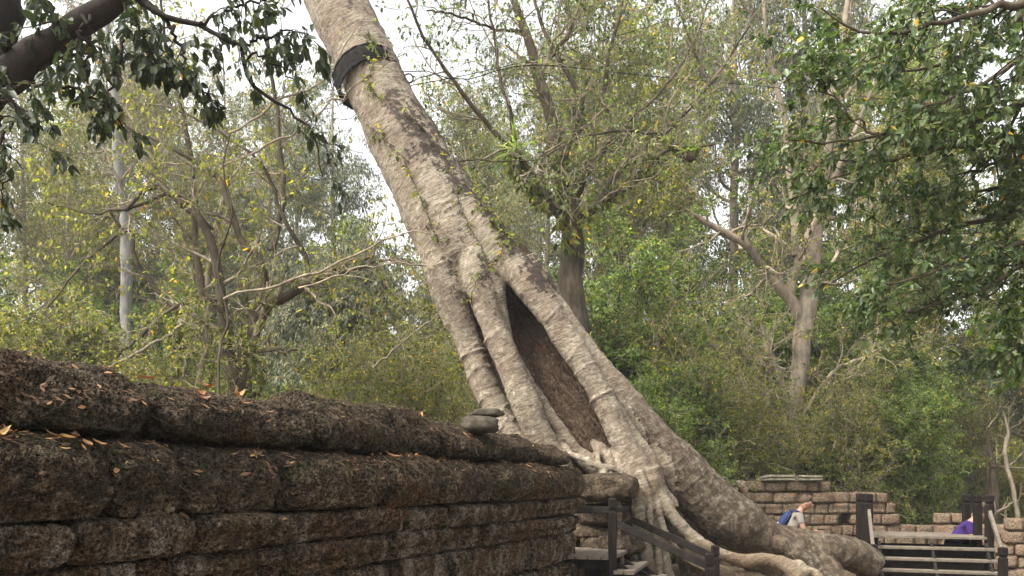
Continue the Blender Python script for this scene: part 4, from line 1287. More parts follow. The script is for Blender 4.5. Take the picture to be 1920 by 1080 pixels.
for kind, px, Y, s, lb in [
    ('mid_green', -60, 22, 1.0, "bushy green tree at the left edge above the near wall"),
    ('mid_green', 150, 25, .95, "bushy green tree in front of the whitish trunk foot"),
    ('mid_grey', 560, 23, .85, "dark drooping thicket just left of the leaning trunk"),
    ('mid_grey', 700, 24, .95, "drooping grey thicket touching the leaning trunk's left side"),
    ('mid_grey', 830, 27, .9, "drooping grey thicket hidden mostly by the leaning trunk"),
    ('mid_green', 330, 24, .95, "bushy green tree behind the crooked tree's fork"),
    ('mid_green', 640, 30, 1.3, "bright green bushy tree further back left of the trunk"),
    ('mid_green', 1160, 21, 1.0, "bushy green tree right of the dark forking trunk"),
    ('mid_green', 1290, 25, 1.15, "bushy green tree above the big sloping root"),
    ('mid_green', 1420, 27, 1.1, "bushy green tree behind the pale tree's left side"),
    ('mid_green', 1590, 24, 1.0, "bushy green tree right of the pale trunk"),
    ('mid_green', 1660, 20.5, .62, "small bushy tree behind the right end of the laterite wall"),
    ('mid_grey', 1800, 34, .9, "grey thicket far behind the right stair"),
    ('mid_green', 1760, 40, 1.1, "distant green thicket above the far ruined wall"),
    ('mid_grey', 1950, 30, .9, "grey thicket at the right edge behind the stair"),
    ('mid_green', 1010, 24, .95, "bushy green tree peeping between trunk and forking tree"),
    ('mid_green', 1520, 36, 1.4, "taller bushy tree far behind the pale trunk"),
    ('mid_green', 1880, 48, 1.3, "pale distant thicket at the far right"),
    ('mid_grey', 250, 34, 1.2, "hazy grey thicket behind the whitish trunk"),
    ('mid_grey', 460, 36, 1.3, "hazy drooping thicket behind the crooked tree"),
]: place(kind, px, Y, s, lb, G2)
for kind, px, Y, s, lb in [
    ('shrub_olive', -20, 15, 1.15, "yellow-flecked shrub at the left edge above the near wall"),
    ('shrub_olive', 110, 16, 1.3, "olive shrub with orange leaves left of the whitish trunk"),
    ('shrub_olive', 230, 17.5, 1.1, "olive shrub at the foot of the whitish trunk"),
    ('bare', 260, 12.8, .75, "leafless pale shrub leaning left beside the crooked tree"),
    ('bare', 760, 15, .85, "bare twiggy shrub with a few yellow leaves left of the trunk"),
    ('bare', 640, 17, .9, "bare twiggy shrub behind the near wall's middle"),
    ('shrub', 570, 18, 1.0, "fresh green shrub low behind the near wall"),
    ('shrub', 1190, 16.5, .95, "small-leaved shrub tucked behind the sloping root's upper part"),
    ('shrub', 1260, 18.5, 1.15, "small-leaved shrub above the sloping root"),
    ('shrub', 1345, 19.5, 1.0, "small-leaved shrub behind the left sandstone block"),
    ('shrub', 1405, 19.8, .8, "small-leaved shrub left of the pale trunk foot"),
    ('shrub_olive', 1592, 19.5, .75, "olive shrub right of the pale trunk foot"),
    ('bare', 1415, 19, .7, "bare pale shrub with arching twigs left of the pale trunk"),
    ('bare', 1610, 18.9, .75, "bare shrub arching over the laterite wall"),
    ('bare', 1370, 18.5, .8, "bare grey shrub above the big root"),
    ('bare', 1230, 20, 1.1, "tall bare shrub behind the sloping root"),
    ('shrub', 1690, 21, 1.0, "dark green shrub at the right end of the laterite wall"),
    ('shrub_olive', 1740, 25, .65, "low yellowish shrub between the laterite wall and far ruin"),
    ('shrub', 1800, 32, .9, "low shrub in front of the far ruined wall"),
    ('shrub_olive', 1900, 24, .55, "low dry shrub by the two dead trunks"),
    ('bare', 1850, 27, .9, "bare shrub behind the posts of the right stair"),
    ('bare', 940, 19, 1.1, "bare twiggy shrub glimpsed beside the hollow"),
    ('bare', 60, 13.5, .8, "bare shrub low at the left edge behind the wall"),
    ('shrub', 400, 19, 1.1, "green shrub behind the crooked tree's foot"),
    ('shrub', 1620, 20, 1.0, "green shrub filling the gap right of the bare arching one"),
]: place(kind, px, Y, s, lb, G3, "shrub")

# far closing woodland: one mass nobody could count
rngW = np.random.default_rng(50)
n = 9000
wx = rngW.uniform(-75, 85, n); wy = 58 + rngW.uniform(0, 26, n)
wz = rngW.beta(1.2, 1.5, n) * (9 + 5 * np.sin(wx * .11 + 1) + 2.5 * np.sin(wx * .37))
st = np.stack([wx, wy, wz], axis=1)
en = st + rngW.normal(0, 1.0, (n, 3)) * np.array([1, 1, .7])
V, Fq, t = leaves(np.stack([st, en], axis=1), 22, rngW, (.28, .55), .3, .4, off=.45)
tag(mk("distant_woodland", V, Fq, M_leaf['green'], None, (0, 65, 0), tint=t), "far green woodland closing the view behind all the trees", "woodland", kind="stuff")

# dead trunks at the far right
rngH = np.random.default_rng(60)
limb_tree("dead_tree", "pair of grey bare trunks grown together behind the right stair posts", "tree", gpt(1862, 24), [
    ([(1866, 1050, 24, 22), (1866, 950, 24, 16), (1862, 880, 24, 13), (1856, 845, 24, 9), (1850, 800, 24, 5)], dict(name="trunk", k=3, leaf=(0,))),
    ([(1862, 1050, 24.1, 20), (1858, 960, 24.1, 13), (1860, 890, 24.1, 10), (1862, 850, 24.1, 6)], dict(name="trunk", bare=True)),
], M_bark_brown, M_leaf['dry'], rngH, l1=(3, (.8, 1.6)), l2=(3, (.4, .8)), minr=.006)
limb_tree("thin_tree", "thin pale bare trunk leaning at the far right edge", "tree", gpt(1905, 23), [
    ([(1912, 1060, 23, 9), (1907, 960, 23, 8), (1895, 900, 23, 8), (1884, 850, 23, 7), (1890, 810, 23, 5), (1880, 770, 23, 3)], dict(name="trunk", k=5, leaf=(1, (.06, .1), .25, .5))),
], M_bark_pale, M_leaf['olive'], rngH, l1=(5, (.8, 1.8)), l2=(4, (.4, .8)), minr=.006)

# ------------------------------------------------------------------ rear laterite wall, block by block
def brick_proto(seed, w, h, d, groove=False):
    import bmesh
    bm = bmesh.new()
    bmesh.ops.create_cube(bm, size=1)
    bmesh.ops.subdivide_edges(bm, edges=bm.edges[:], cuts=3, use_grid_fill=True)
    for v in bm.verts:
        p = v.co * 2
        pw = 22
        m_ = max(abs(p.x), abs(p.y), abs(p.z))
        k = m_ / ((abs(p.x) ** pw + abs(p.y) ** pw + abs(p.z) ** pw) ** (1 / pw))
        q = p * k
        s = 1 + .10 * noise.noise(Vector((q.x * 1.4 + seed * 5, q.y * 1.4, q.z * 1.4)))
        q *= s
        if groove and abs(p.z) < .3: q.y *= .86
        v.co = Vector((q.x * w / 2, q.y * d / 2, q.z * h / 2))
    me = bpy.data.meshes.new("brick")
    bm.to_mesh(me); bm.free()
    me.polygons.foreach_set("use_smooth", np.ones(len(me.polygons), dtype=bool))
    me.materials.append(M_lat2)
    return me


bp = [brick_proto(k, 1, 1, 1) for k in range(5)]; bpg = [brick_proto(9 + k, 1, 1, 1, True) for k in range(2)]
brng = random.Random(5)


def brickwall(name, label, pxa, Ya, pxb, Yb, rows, bw=.34, bh=.235, group=None, depth=.45, skip=()):
    """rows: list of (z top, s range list, grooved)"""
    a = np.array(gpt(pxa, Ya)[:2]); b = np.array(gpt(pxb, Yb)[:2]); L_ = np.linalg.norm(b - a); d = (b - a) / L_
    ang = math.atan2(d[1], d[0])
    root = empty(name, (*a, 0)); tag(root, label, "wall", group)
    for ri, (zt, ranges, gr) in enumerate(rows):
        for (s0, s1) in ranges:
            s = s0 - (brng.uniform(0, bw * .7) if s0 <= 0 else 0)
            while s < s1 - .1:
                w = bw * brng.uniform(.7, 1.4)
                w = min(w, max(s1 - s, .15))
                o = bpy.data.objects.new("block", brng.choice(bpg if gr else bp))
                col.objects.link(o); o.parent = root
                c = d * (s + w / 2)
                nrm_ = np.array([-d[1], d[0]])
                c = c + nrm_ * brng.uniform(-.045, .045)
                o.location = (c[0], c[1], zt - bh / 2 + brng.uniform(-.008, .008))
                if brng.random() < (.12 if ri == 0 else .03): s += w; col.objects.unlink(o); bpy.data.objects.remove(o); continue
                o.scale = (w - .012, depth * brng.uniform(.95, 1.05), bh - .012 + brng.uniform(-.006, .004))
                o.rotation_euler = (brng.uniform(-.04, .04), brng.uniform(-.045, .045), ang + brng.uniform(-.03, .03))
                s += w
    return root


def zy(py, Y):
    return P(1500, py, Y)[2]


YB = 17.0
sc_ = F / CP / YB   # px per metre
def S(px):  # run along back wall from px 1330
    return (px - 1330) / F * YB * .985
rowsB = []
rt = [zy(y, YB) for y in (903, 924, 945, 967, 989)]
h_ = .235
z = zy(902, YB)
rowsB.append((z, [(S(1398), S(1562))], False))
rowsB.append((z - h_, [(S(1372), S(1676))], False))
rowsB.append((z - 2 * h_, [(S(1330), S(1692))], True))
rowsB.append((z - 3 * h_, [(S(1330), S(1706))], False))
rowsB.append((z - 4 * h_, [(S(1330), S(1775))], False))
for k in range(5, 9): rowsB.append((z - k * h_, [(S(1330), S(1780))], False))
brickwall("ruined_wall", "reddish laterite block wall beyond the big root, behind the man with the backpack", 1330, 17.0, 1780, 17.5, rowsB)
zr = zy(963, 16)
rowsR = [(zr, [(S(1330 + 0), S(1382))], False)]
for k in range(1, 8): rowsR.append((zr - k * .235, [(0, S(1330 + 200))], False))
brickwall("ruined_wall", "low reddish laterite wall behind the right stair and the person in purple", 1768, 16.6, 1990, 16.0, rowsR)
rowsQ = [(zy(972, 15), [(.0, .5)], False)] + [(zy(972, 15) - k * .235, [(0, 1.6)], False) for k in range(1, 7)]
brickwall("ruined_wall", "laterite block pile at the right edge beside the right stair", 1885, 15.2, 2000, 14.8, rowsQ)

# moulded sandstone blocks on top
def slabstone(c, L_, h, d, rz, label, arch=False):
    n = 20
    prof = [(-d / 2, 0), (-d / 2 - .02, h * .2), (-d / 2, h * .38), (-d / 2 + .03, h * .45), (-d / 2 + .03, h * .6), (-d / 2 - .01, h * .68), (-d / 2, h * .95), (-d / 2 + .03, h), (d / 2, h), (d / 2, 0)]
    V = []
    for i in range(n):
        t = i / (n - 1)
        sc2 = 1
        zoff = 0
        if arch:
            sc2 = min(1, .45 + 1.3 * math.sin(min(t * 1.6, PI / 2)))
        for (y, zz) in prof:
            x = (t - .5) * L_
            q = .012 * noise.noise(Vector((x * 3, y * 3, zz * 6)))
            V.append((c[0] + x * math.cos(rz) - y * math.sin(rz), c[1] + x * math.sin(rz) + y * math.cos(rz), c[2] + zz * sc2 + q))
    k = len(prof)
    Fc = [(i * k + j, i * k + (j + 1) % k, (i + 1) * k + (j + 1) % k, (i + 1) * k + j) for i in range(n - 1) for j in range(k)]
    Fc += [tuple(range(k))[::-1], tuple((n - 1) * k + j for j in range(k))]
    o = mk("carved_block", V, Fc, M_sand, None, c, False)
    tag(o, label, "stone block", "moulded sandstone blocks on the laterite wall")


zt = z
p = P(1354, 911, 16.9); slabstone((p[0], p[1], z - h_ + .02 + .0), .56, .19, .4, 0, "short moulded sandstone block lying beside the top of the big root")
p = P(1452, 903, 17); slabstone((p[0] + .02, p[1] + .02, z + .005), .68, .13, .4, .03, "moulded sandstone block with a rounded left end on the laterite wall", True)
p = P(1508, 903, 17); slabstone((p[0] + .08, p[1] + .03, z + .005), .48, .12, .4, -.02, "plain-ended moulded sandstone block on the laterite wall")
# red rubble between
p = P(1385, 915, 17); rock("rubble_stone", p, (.2, .2, .15), 31, M_lat2, "crumbled red laterite lump left of the block wall's top course", "stone", amp=.4)

# far ruin
fr = empty("far_ruin", gpt(1720, 32)); tag(fr, "low brown ruined wall far behind the right stair, half hidden by shrubs", "wall")
def boxv(c, sx, sy, sz, rz=0):
    V = []
    for dx in (-1, 1):
        for dy in (-1, 1):
            for dz in (0, 1):
                x, y = dx * sx / 2, dy * sy / 2
                V.append((c[0] + x * math.cos(rz) - y * math.sin(rz), c[1] + x * math.sin(rz) + y * math.cos(rz), c[2] + dz * sz))
    return V, [(0, 1, 3, 2), (4, 6, 7, 5), (0, 4, 5, 1), (2, 3, 7, 6), (0, 2, 6, 4), (1, 5, 7, 3)]


pa = P(1720, 927, 32); pb = P(1990, 927, 32)
nb = 26
for i in range(nb):
    x0 = pa[0] + (pb[0] - pa[0]) * i / nb; wv = (pb[0] - pa[0]) / nb
    hgt = pa[2] - .12 + .05 * math.sin(i * 2.1)
    V, Fc = boxv((x0 + wv / 2, 32 + .02 * (i % 3), 0), wv - .02, .6, hgt); mk("block", V, Fc, M_lat3, fr)
    V, Fc = boxv((x0 + wv / 2, 31.95 + .02 * (i % 2), hgt + .003), wv - .02, .8, .12); mk("coping_stone", V, Fc, M_lat3, fr)

# ------------------------------------------------------------------ wooden stairs
def post(c, ztop, zbot, w, parent, name="post", cap=True, rz=0):
    h = ztop - zbot
    rings = [(0, w / 2), (h - .17, w / 2), (h - .155, w / 2 - .008), (h - .14, w * .36), (h - .125, w / 2 - .006), (h - .11, w / 2), (h - .02, w / 2), (h - .006, w * .42), (h, w * .3)] if cap else [(0, w / 2), (h - .01, w / 2), (h, w * .45)]
    V = []; ch = .16
    for zz, r in rings:
        for (dx, dy) in ((-1, -1 + ch), (-1 + ch, -1), (1 - ch, -1), (1, -1 + ch), (1, 1 - ch), (1 - ch, 1), (-1 + ch, 1), (-1, 1 - ch)):
            x, y = dx * r, dy * r
            V.append((c[0] + x * math.cos(rz) - y * math.sin(rz), c[1] + x * math.sin(rz) + y * math.cos(rz), zbot + zz))
    Fc = [(i * 8 + j, i * 8 + (j + 1) % 8, (i + 1) * 8 + (j + 1) % 8, (i + 1) * 8 + j) for i in range(len(rings) - 1) for j in range(8)]
    Fc += [tuple(range(8))[::-1], tuple((len(rings) - 1) * 8 + j for j in range(8))]
    return mk(name, V, Fc, M_post, parent)


def beam(a, b, w, h, mat, parent, name, bev=.006):
    a = np.array(a, float); b = np.array(b, float)
    t = norm(b - a); s = norm(np.cross(t, [0, 0, 1.])); u = np.cross(s, t)
    V = []
    pr = [(-w / 2, -h / 2 + bev), (-w / 2 + bev, -h / 2), (w / 2 - bev, -h / 2), (w / 2, -h / 2 + bev), (w / 2, h / 2 - bev), (w / 2 - bev, h / 2), (-w / 2 + bev, h / 2), (-w / 2, h / 2 - bev)]
    for e in (a, b):
        for (x, y) in pr: V.append(e + s * x + u * y)
    Fc = [(j, (j + 1) % 8, 8 + (j + 1) % 8, 8 + j) for j in range(8)] + [tuple(range(8))[::-1], tuple(8 + j for j in range(8))]
    return mk(name, V, Fc, mat, parent)


def stairs(name, label, o, run, wid, width, ztop, nstep, rise, tread, posts, landing=.9, planks=2, tback=0.02):
    """o = top front corner (left side looking down), run/wid unit vectors; treads step down along run"""
    root = empty(name, (o[0], o[1], 0)); tag(root, label, "stairs", "wooden visitor stairs")
    o = np.array([o[0], o[1]]); run = np.array(run); wid = np.array(wid)
    def pt(r, w, z): q = o + run * r + wid * w; return (q[0], q[1], z)
    th = .045
    # landing planks run across the width
    npk = max(1, int(landing / .15))
    for i in range(npk):
        r = -landing + (i + .5) * landing / npk
        beam(pt(r, -.05, ztop - th / 2), pt(r, width + .05, ztop - th / 2), landing / npk - .008, th, M_tread, root, "plank")
    for i in range(1, nstep + 1):
        zz = ztop - rise * i
        for k in range(planks):
            r = (i - 1) * tread + (k + .5) * (tread + tback) / planks - .02
            beam(pt(r, -.07, zz - th / 2), pt(r, width + .07, zz - th / 2), (tread + tback) / planks - .008, th, M_tread, root, "tread")
    # stringers with steps as sloping beams plus uprights
    for w in (.08, width / 2, width - .08):
        for i in range(0, nstep + 1):
            r = i * tread - .08
            zz = ztop - rise * i - th
            if zz > .12: beam(pt(r, w, zz - .003), pt(r, w, .0), .07, .07, M_tread, root, "support")
        beam(pt(0, w + .05, ztop - th - .1), pt(nstep * tread, w + .05, ztop - th - .1 - nstep * rise), .04, .14, M_rail, root, "stringer")
    beam(pt(-.35, -.02, ztop - .46), pt(-.35, width + .02, ztop - .46), .03, .62, M_post, root, "shade_board")  # dark board added behind the steps, standing in for the deep shade beneath
    for w in (.1, width - .1):
        beam(pt(-landing, w, ztop - th - .065), pt(-.1, w, ztop - th - .065), .06, .12, M_rail, root, "joist")
    return root, pt


# left stair
runL = np.array([.955, -.296]); widL = np.array([.296, .955])
uf = P(1157, 934, 9.0)
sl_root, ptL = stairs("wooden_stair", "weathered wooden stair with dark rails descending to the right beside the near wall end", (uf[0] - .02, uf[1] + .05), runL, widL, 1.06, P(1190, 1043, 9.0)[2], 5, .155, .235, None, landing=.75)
LTz = P(1190, 1043, 9.0)[2]
zuf = uf[2]
Puf = ptL(-.02, -.03, 0); Pub = ptL(-.02, 1.12, 0); Plf = ptL(1.04, -.03, 0); Plb = ptL(1.04, 1.12, 0)
zl = P(1333, 1038, 8.7)[2]
post(Puf, zuf, 0, .088, sl_root); post(Pub, zuf + .01, 0, .088, sl_root)
post(Plf, zl, 0, .088, sl_root); post(Plb, zl + .01, 0, .088, sl_root)
beam((Puf[0], Puf[1], zuf - .27), (Plf[0], Plf[1], zl - .14), .035, .085, M_rail, sl_root, "handrail")
beam((Pub[0], Pub[1], zuf - .27), (Plb[0], Plb[1], zl - .14), .035, .085, M_rail, sl_root, "handrail")
q = ptL(-.8, -.03, 0)
beam((Puf[0], Puf[1], zuf - .135), (q[0], q[1], zuf - .135), .04, .075, M_rail, sl_root, "handrail")
beam((Puf[0], Puf[1], zuf - .14), (Pub[0], Pub[1], zuf - .14), .03, .06, M_rail, sl_root, "handrail")
q2 = ptL(-.8, 1.12, 0)
beam((Pub[0], Pub[1], zuf - .135), (q2[0], q2[1], zuf - .135), .04, .075, M_rail, sl_root, "handrail")

# right stair: descends towards the viewer
YR = 13.2
lz = P(1655, 1003, YR)[2]
aR = R(20)
widR = np.array([math.cos(aR), -math.sin(aR)]); runR = np.array([-math.sin(aR), -math.cos(aR)])
c0 = P(1632, 1003, YR)
X0, Y0 = c0[0], c0[1]
tR = (1852 - 960) / F * CP
wR = (tR * Y0 - X0) / (widR[0] - tR * widR[1])
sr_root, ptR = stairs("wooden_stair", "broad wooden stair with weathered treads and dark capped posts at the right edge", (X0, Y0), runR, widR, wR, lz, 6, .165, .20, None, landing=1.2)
zp = P(1637, 926, YR)[2]
for (r, w, zz) in ((-.05, -.02, zp), (-.5, -.06, zp), (-1.0, -.10, zp), (-.05, wR + .03, zp - .01), (-.5, wR - .05, zp - .01), (-1.0, wR - .13, zp - .01)):
    post(ptR(r, w, 0), zz, 0, .105, sr_root)
zl2 = P(1663, 1021, 12.3)[2]
for w in (-.02, wR + .03):
    post(ptR(.88, w, 0), zl2, 0, .105, sr_root)
    a = ptR(-.05, w, zp - .26); b = ptR(.88, w, zl2 - .1)
    beam(a, b, .05, .075, M_tread, sr_root, "handrail")
    a = ptR(-.05, w, zp - .17); b = ptR(-.75, w, zp - .17)
    beam(a, b, .045, .075, M_tread, sr_root, "handrail")

# ------------------------------------------------------------------ people
def skin(chains, mat, parent, name, sub=2):
    """chains: list of lists of (x,y,z,r[,r2]); consecutive lists may start from a named index ('@',i)"""
    verts = []; edges = []; rads = []; roots = []
    for ch in chains:
        start = None
        pts = ch
        if isinstance(ch[0], int): prev = ch[0]; pts = ch[1:]
        else: prev = None
        for k, p in enumerate(pts):
            verts.append(p[:3]); rads.append((p[3], p[4] if len(p) > 4 else p[3]))
            i = len(verts) - 1
            if prev is not None: edges.append((prev, i))
            else: roots.append(i)
            prev = i
    me = bpy.data.meshes.new(name)
    me.from_pydata(verts, edges, [])
    o = bpy.data.objects.new(name, me); col.objects.link(o)
    sk = o.modifiers.new("skin", 'SKIN'); sk.use_smooth_shade = True
    for i, r in enumerate(rads):
        me.skin_vertices[0].data[i].radius = r
        me.skin_vertices[0].data[i].use_root = i in roots
    s = o.modifiers.new("sub", 'SUBSURF'); s.levels = sub; s.render_levels = sub
    dg = bpy.context.evaluated_depsgraph_get()
    m2 = bpy.data.meshes.new_from_object(o.evaluated_get(dg))
    bpy.data.objects.remove(o)
    m2.name = name
    m2.polygons.foreach_set("use_smooth", np.ones(len(m2.polygons), dtype=bool))
    m2.materials.clear(); m2.materials.append(mat)
    r = bpy.data.objects.new(name, m2); col.objects.link(r); r.parent = parent
    return r


M_skin = plain("skin", (.33, .18, .12), .6, .08, 20, .05, .4)
M_hair = plain("hair", (.07, .042, .028), .7, .4, 60, .4, .3)
M_tee = plain("grey_tee", (.24, .215, .18), .9, .1, 18, .2, .1)
M_shorts = plain("khaki_trousers", (.16, .13, .09), .9, .15, 18, .2, .1)
M_purple = plain("purple_shirt", (.04, .018, .10), .85, .15, 18, .2, .15)
M_pattern = plain("dark_sarong", (.045, .03, .09), .9, .4, 30, .2, .1)
M_blue = plain("blue_pack", (.014, .026, .085), .7, .2, 18, .3, .3)
M_shoe = plain("shoe", (.04, .035, .03), .7, .2, 18, .2, .3)
M_white = plain("white_patch", (.6, .6, .58), .8, .1, 18, .1, .2)


def hand(cx, cy, cz, fx, side):
    """open curled hand chains reaching along +x, palm at c; returns chains"""
    ch = []
    for k, (dy, l) in enumerate(((-.033, .066), (-.011, .078), (.011, .074), (.032, .058))):
        ch.append([(cx + .03, cy + dy * .8, cz, .010), (cx + .055, cy + dy, cz + .004, .0095), (cx + .055 + l * .5, cy + dy, cz - .008, .0085), (cx + .05 + l * .8, cy + dy * .9, cz - .03, .007)])
    ch.append([(cx + .005, cy + side * .02, cz + .01, .012), (cx + .03, cy + side * .048, cz + .018, .011), (cx + .06, cy + side * .05, cz + .016, .009)])
    return ch


def head(hx, hz, tilt, parent):
    """skull, nose, ears, brow as one set of chains; faces +x, tilted down by tilt"""
    def rot(x, z): return (hx + x * math.cos(tilt) + z * math.sin(tilt), hz - x * math.sin(tilt) + z * math.cos(tilt))
    ch = []
    def c(pts):
        o = []
        for (x, y, z_, r) in pts:
            a, b = rot(x, z_); o.append((a, y, b, r))
        ch.append(o)
    c([(0, 0, -.11, .055), (.014, 0, -.06, .082), (.008, 0, -.01, .105), (-.006, 0, .045, .112), (-.008, 0, .085, .08)])
    c([(.075, 0, .012, .012), (.108, 0, -.022, .017), (.09, 0, -.036, .013)])
    c([(.055, 0, -.085, .022), (.068, 0, -.095, .02)])
    for s in (-1, 1):
        c([(-.002, s * .078, .018, .015), (-.008, s * .090, -.005, .018), (0, s * .082, -.032, .013)])
        c([(.062, s * .018, .018, .012), (.066, s * .034, .018, .010)])
    c([(.074, -.018, -.058, .007), (.08, 0, -.058, .008), (.074, .018, -.058, .007)])
    return ch, rot


def person(name, loc, rz, label, shirt, legs, hairm, lean, armfn, tilt, sleeve=.5):
    root = empty(name, loc, rz); tag(root, label, "person")
    ph = .93
    # spine
    def sp(h, f=0):  # height above pelvis, forward offset
        return (math.sin(lean) * h + f, ph + math.cos(lean) * h)
    def s3(h, r, r2, f=0, y=0): x, z_ = sp(h, f); return (x, y, z_, r, r2)
    chest = s3(.42, .165, .11); neck = s3(.55, .06, .06); nb_ = s3(.60, .055, .055)
    hx, hz = sp(.70, math.sin(tilt) * .05)
    body = [[s3(0, .15, .11), s3(.14, .125, .095), s3(.30, .145, .105), s3(.43, .14, .105), s3(.52, .075, .07), (*[sp(.60)[0], 0, sp(.60)[1]], .055)]]
    arms = {}
    for s in (-1, 1):
        sh = sp(.47); j = armfn(s)
        el, wr = j['el'], j['wr']
        body.append([3, (sh[0], s * .17, sh[1], .06), (*el, .043), ((el[0] + wr[0]) / 2, (el[1] + wr[1]) / 2, (el[2] + wr[2]) / 2, .04), (*wr, .027), (wr[0] + .05, wr[1], wr[2] - .003, .034, .02)])
        arms[s] = (sh, el, wr)
    for s in (-1, 1):
        body.append([0, (.0, s * .09, ph - .08, .085), (.03, s * .095, .50, .06), (0, s * .10, .28, .052), (-.02, s * .10, .09, .038), (.03, s * .105, .045, .04, .03), (.15, s * .11, .03, .035, .022)])
    hd, rot = head(hx, hz, tilt, root)
    body.append([5, (hx - math.sin(tilt) * .09, 0, hz - math.cos(tilt) * .09, .05)])
    for h_ in hd: body.append(h_)
    for s in (-1, 1):
        wr = arms[s][2]
        for c in hand(wr[0] + .04, wr[1], wr[2], 1, -s): body.append(c)
    skin(body, M_skin, root, "body")
    e = .018
    shirtc = [[s3(-.06, .165 + e, .13 + e), s3(.14, .14 + e, .105 + e), s3(.30, .155 + e, .115 + e), s3(.43, .145 + e, .11 + e), s3(.515, .085, .08)]]
    for s in (-1, 1):
        sh, el, wr = arms[s]
        m_ = tuple(sh_ + (el_ - sh_) * sleeve for sh_, el_ in zip((sh[0], s * .17, sh[1]), el))
        shirtc.append([3, (sh[0], s * .17, sh[1], .075), ((sh[0] + m_[0]) / 2, (s * .17 + m_[1]) / 2, (sh[1] + m_[2]) / 2, .066), (*m_, .062)])
    skin(shirtc, shirt, root, "shirt")
    pants = [[s3(.02, .16, .13), s3(-.06, .16, .125)]]
    for s in (-1, 1): pants.append([1, (.0, s * .095, ph - .16, .105), (.03, s * .10, .52, .08), (.01, s * .10, .30, .07), (0, s * .10, .12, .062)])
    skin(pants, legs, root, "trousers")
    shoes = []
    for s in (-1, 1): skin([[(-.05, s * .105, .045, .045, .045), (.05, s * .108, .045, .048, .042), (.17, s * .112, .035, .042, .03)]], M_shoe, root, "shoe")
    hair = []
    for pts in ([(-.01, 0, .11, .085), (-.035, 0, .065, .125), (-.05, 0, .0, .105), (-.045, 0, -.055, .07)], [(.045, 0, .095, .06), (.0, 0, .10, .09), (-.04, 0, .08, .095)]):
        o = []
        for (x, y, z_, r) in pts:
            a, b = rot(x, z_); o.append((a, y, b, r))
        hair.append(o)
    skin(hair, hairm, root, "hair")
    for s in (-1, 1):
        a, b = rot(.085, .004); 
        V, Fc = rockmesh((a, s * .028, b), .008, .012, .007, 1, amp=0, res=1)
        mk("eye", np.array(V) + np.array(worldloc(root)), Fc, M_hair, root, smooth=True)
    return root, sp, rot


mloc = gpt(1474, 14.6)
mz = P(1480, 946, 14.6)[2] - 1.54
def arm1(s): return dict(el=(.30, s * .20, 1.00), wr=(.50, s * .06, 1.06))
man, sp1, rot1 = person("person", (mloc[0], mloc[1], mz), R(-12), "man in a grey T-shirt looking down at his hands beyond the big root", M_tee, M_shorts, M_hair, R(26), arm1, R(38))
# the thing he holds
h0 = Vector((mloc[0], mloc[1], mz)); Rz = Matrix.Rotation(R(-12), 3, 'Z')
hp_ = h0 + Rz @ Vector((.60, 0, 1.09))
V, Fc = boxv(hp_, .14, .075, .012, R(-12)); tag(mk("phone", V, Fc, M_cable, None, hp_), "small dark phone held in both hands by the man in grey", "phone")
# backpack
bpk = empty("backpack", h0 + Rz @ Vector((-.05, 0, 1.0)), R(-12)); tag(bpk, "blue backpack worn by the man in the grey T-shirt", "backpack")
def local_rock(c, s, seed, tiltv, mat, name, parent, **kw):
    V, Fc = rockmesh((0, 0, 0), *s, seed, 0, **kw)
    V = np.array(V); ct, st_ = math.cos(tiltv), math.sin(tiltv)
    x = V[:, 0] * ct + V[:, 2] * st_; z_ = -V[:, 0] * st_ + V[:, 2] * ct
    V = np.stack([x + c[0], V[:, 1] + c[1], z_ + c[2]], axis=1)
    return mk(name, V + np.array(worldloc(parent)), Fc, mat, parent, smooth=True)
local_rock((-.0, 0, .24), (.07, .14, .20), 2, R(34), M_blue, "pack_body", bpk, amp=.04, power=3.5)
local_rock((-.09, 0, .17), (.035, .11, .09), 4, R(34), M_white, "front_pocket", bpk, amp=.04, power=3.5)
for s in (-1, 1):
    Vs = np.array([(.12, s * .10, .43), (.24, s * .11, .42), (.34, s * .12, .33), (.31, s * .13, .2), (.2, s * .14, .06), (.04, s * .12, .02)])
    pth = cr(np.hstack([Vs, np.full((6, 1), .018)]), 20)
    V, Fq = tubes(*one(pth), 6); mk("strap", V + np.array(worldloc(bpk)), Fq, M_blue, bpk, smooth=True)

wloc = gpt(1780, 13.6)
wz = P(1815, 968, 13.6)[2] - 1.44
def arm2(s): return dict(el=(.33, s * .24, .98), wr=(.52, s * .10, 1.02))
wom, sp2, rot2 = person("person", (wloc[0], wloc[1], wz), R(-25), "person in a purple shirt stooping behind the posts of the right stair", M_purple, M_pattern, M_hair, R(38), arm2, R(55), .55)

# ------------------------------------------------------------------ litter on the wall
rngL = np.random.default_rng(70)
litter = Acc()
def scatter(n, s_fn, nrange, zfn, size, flat=.6):
    s = s_fn(n); nn = rngL.uniform(*nrange, n)
    pts = np.stack([wpt(a, b, zfn(a, b)) for a, b in zip(s, nn)])
    d = norm(rngL.normal(size=(n, 3)) * np.array([1, 1, .35]))
    return pts, d


def leafmesh(b, d, l, w, up, curl, t):
    """curled fallen leaf, 8 quads"""
    s = norm(np.cross(d, up)); u = np.cross(s, d)
    rows = []
    prof = [0.05, .6, 1, .95, .6, .04]
    V = []
    for k, q in enumerate(prof):
        x = k / 5
        zc = curl * (x - .5) ** 2 * 2.2 * l
        for m_ in (-1, 0, 1):
            V.append(b + d * l * (x - .5) + s * (w * q * m_) + u * (zc + abs(m_) * q * w * .55))
    Fc = []
    for k in range(5):
        for m_ in range(2):
            a = k * 3 + m_; Fc.append((a, a + 1, a + 4, a + 3))
    return np.array(V), Fc


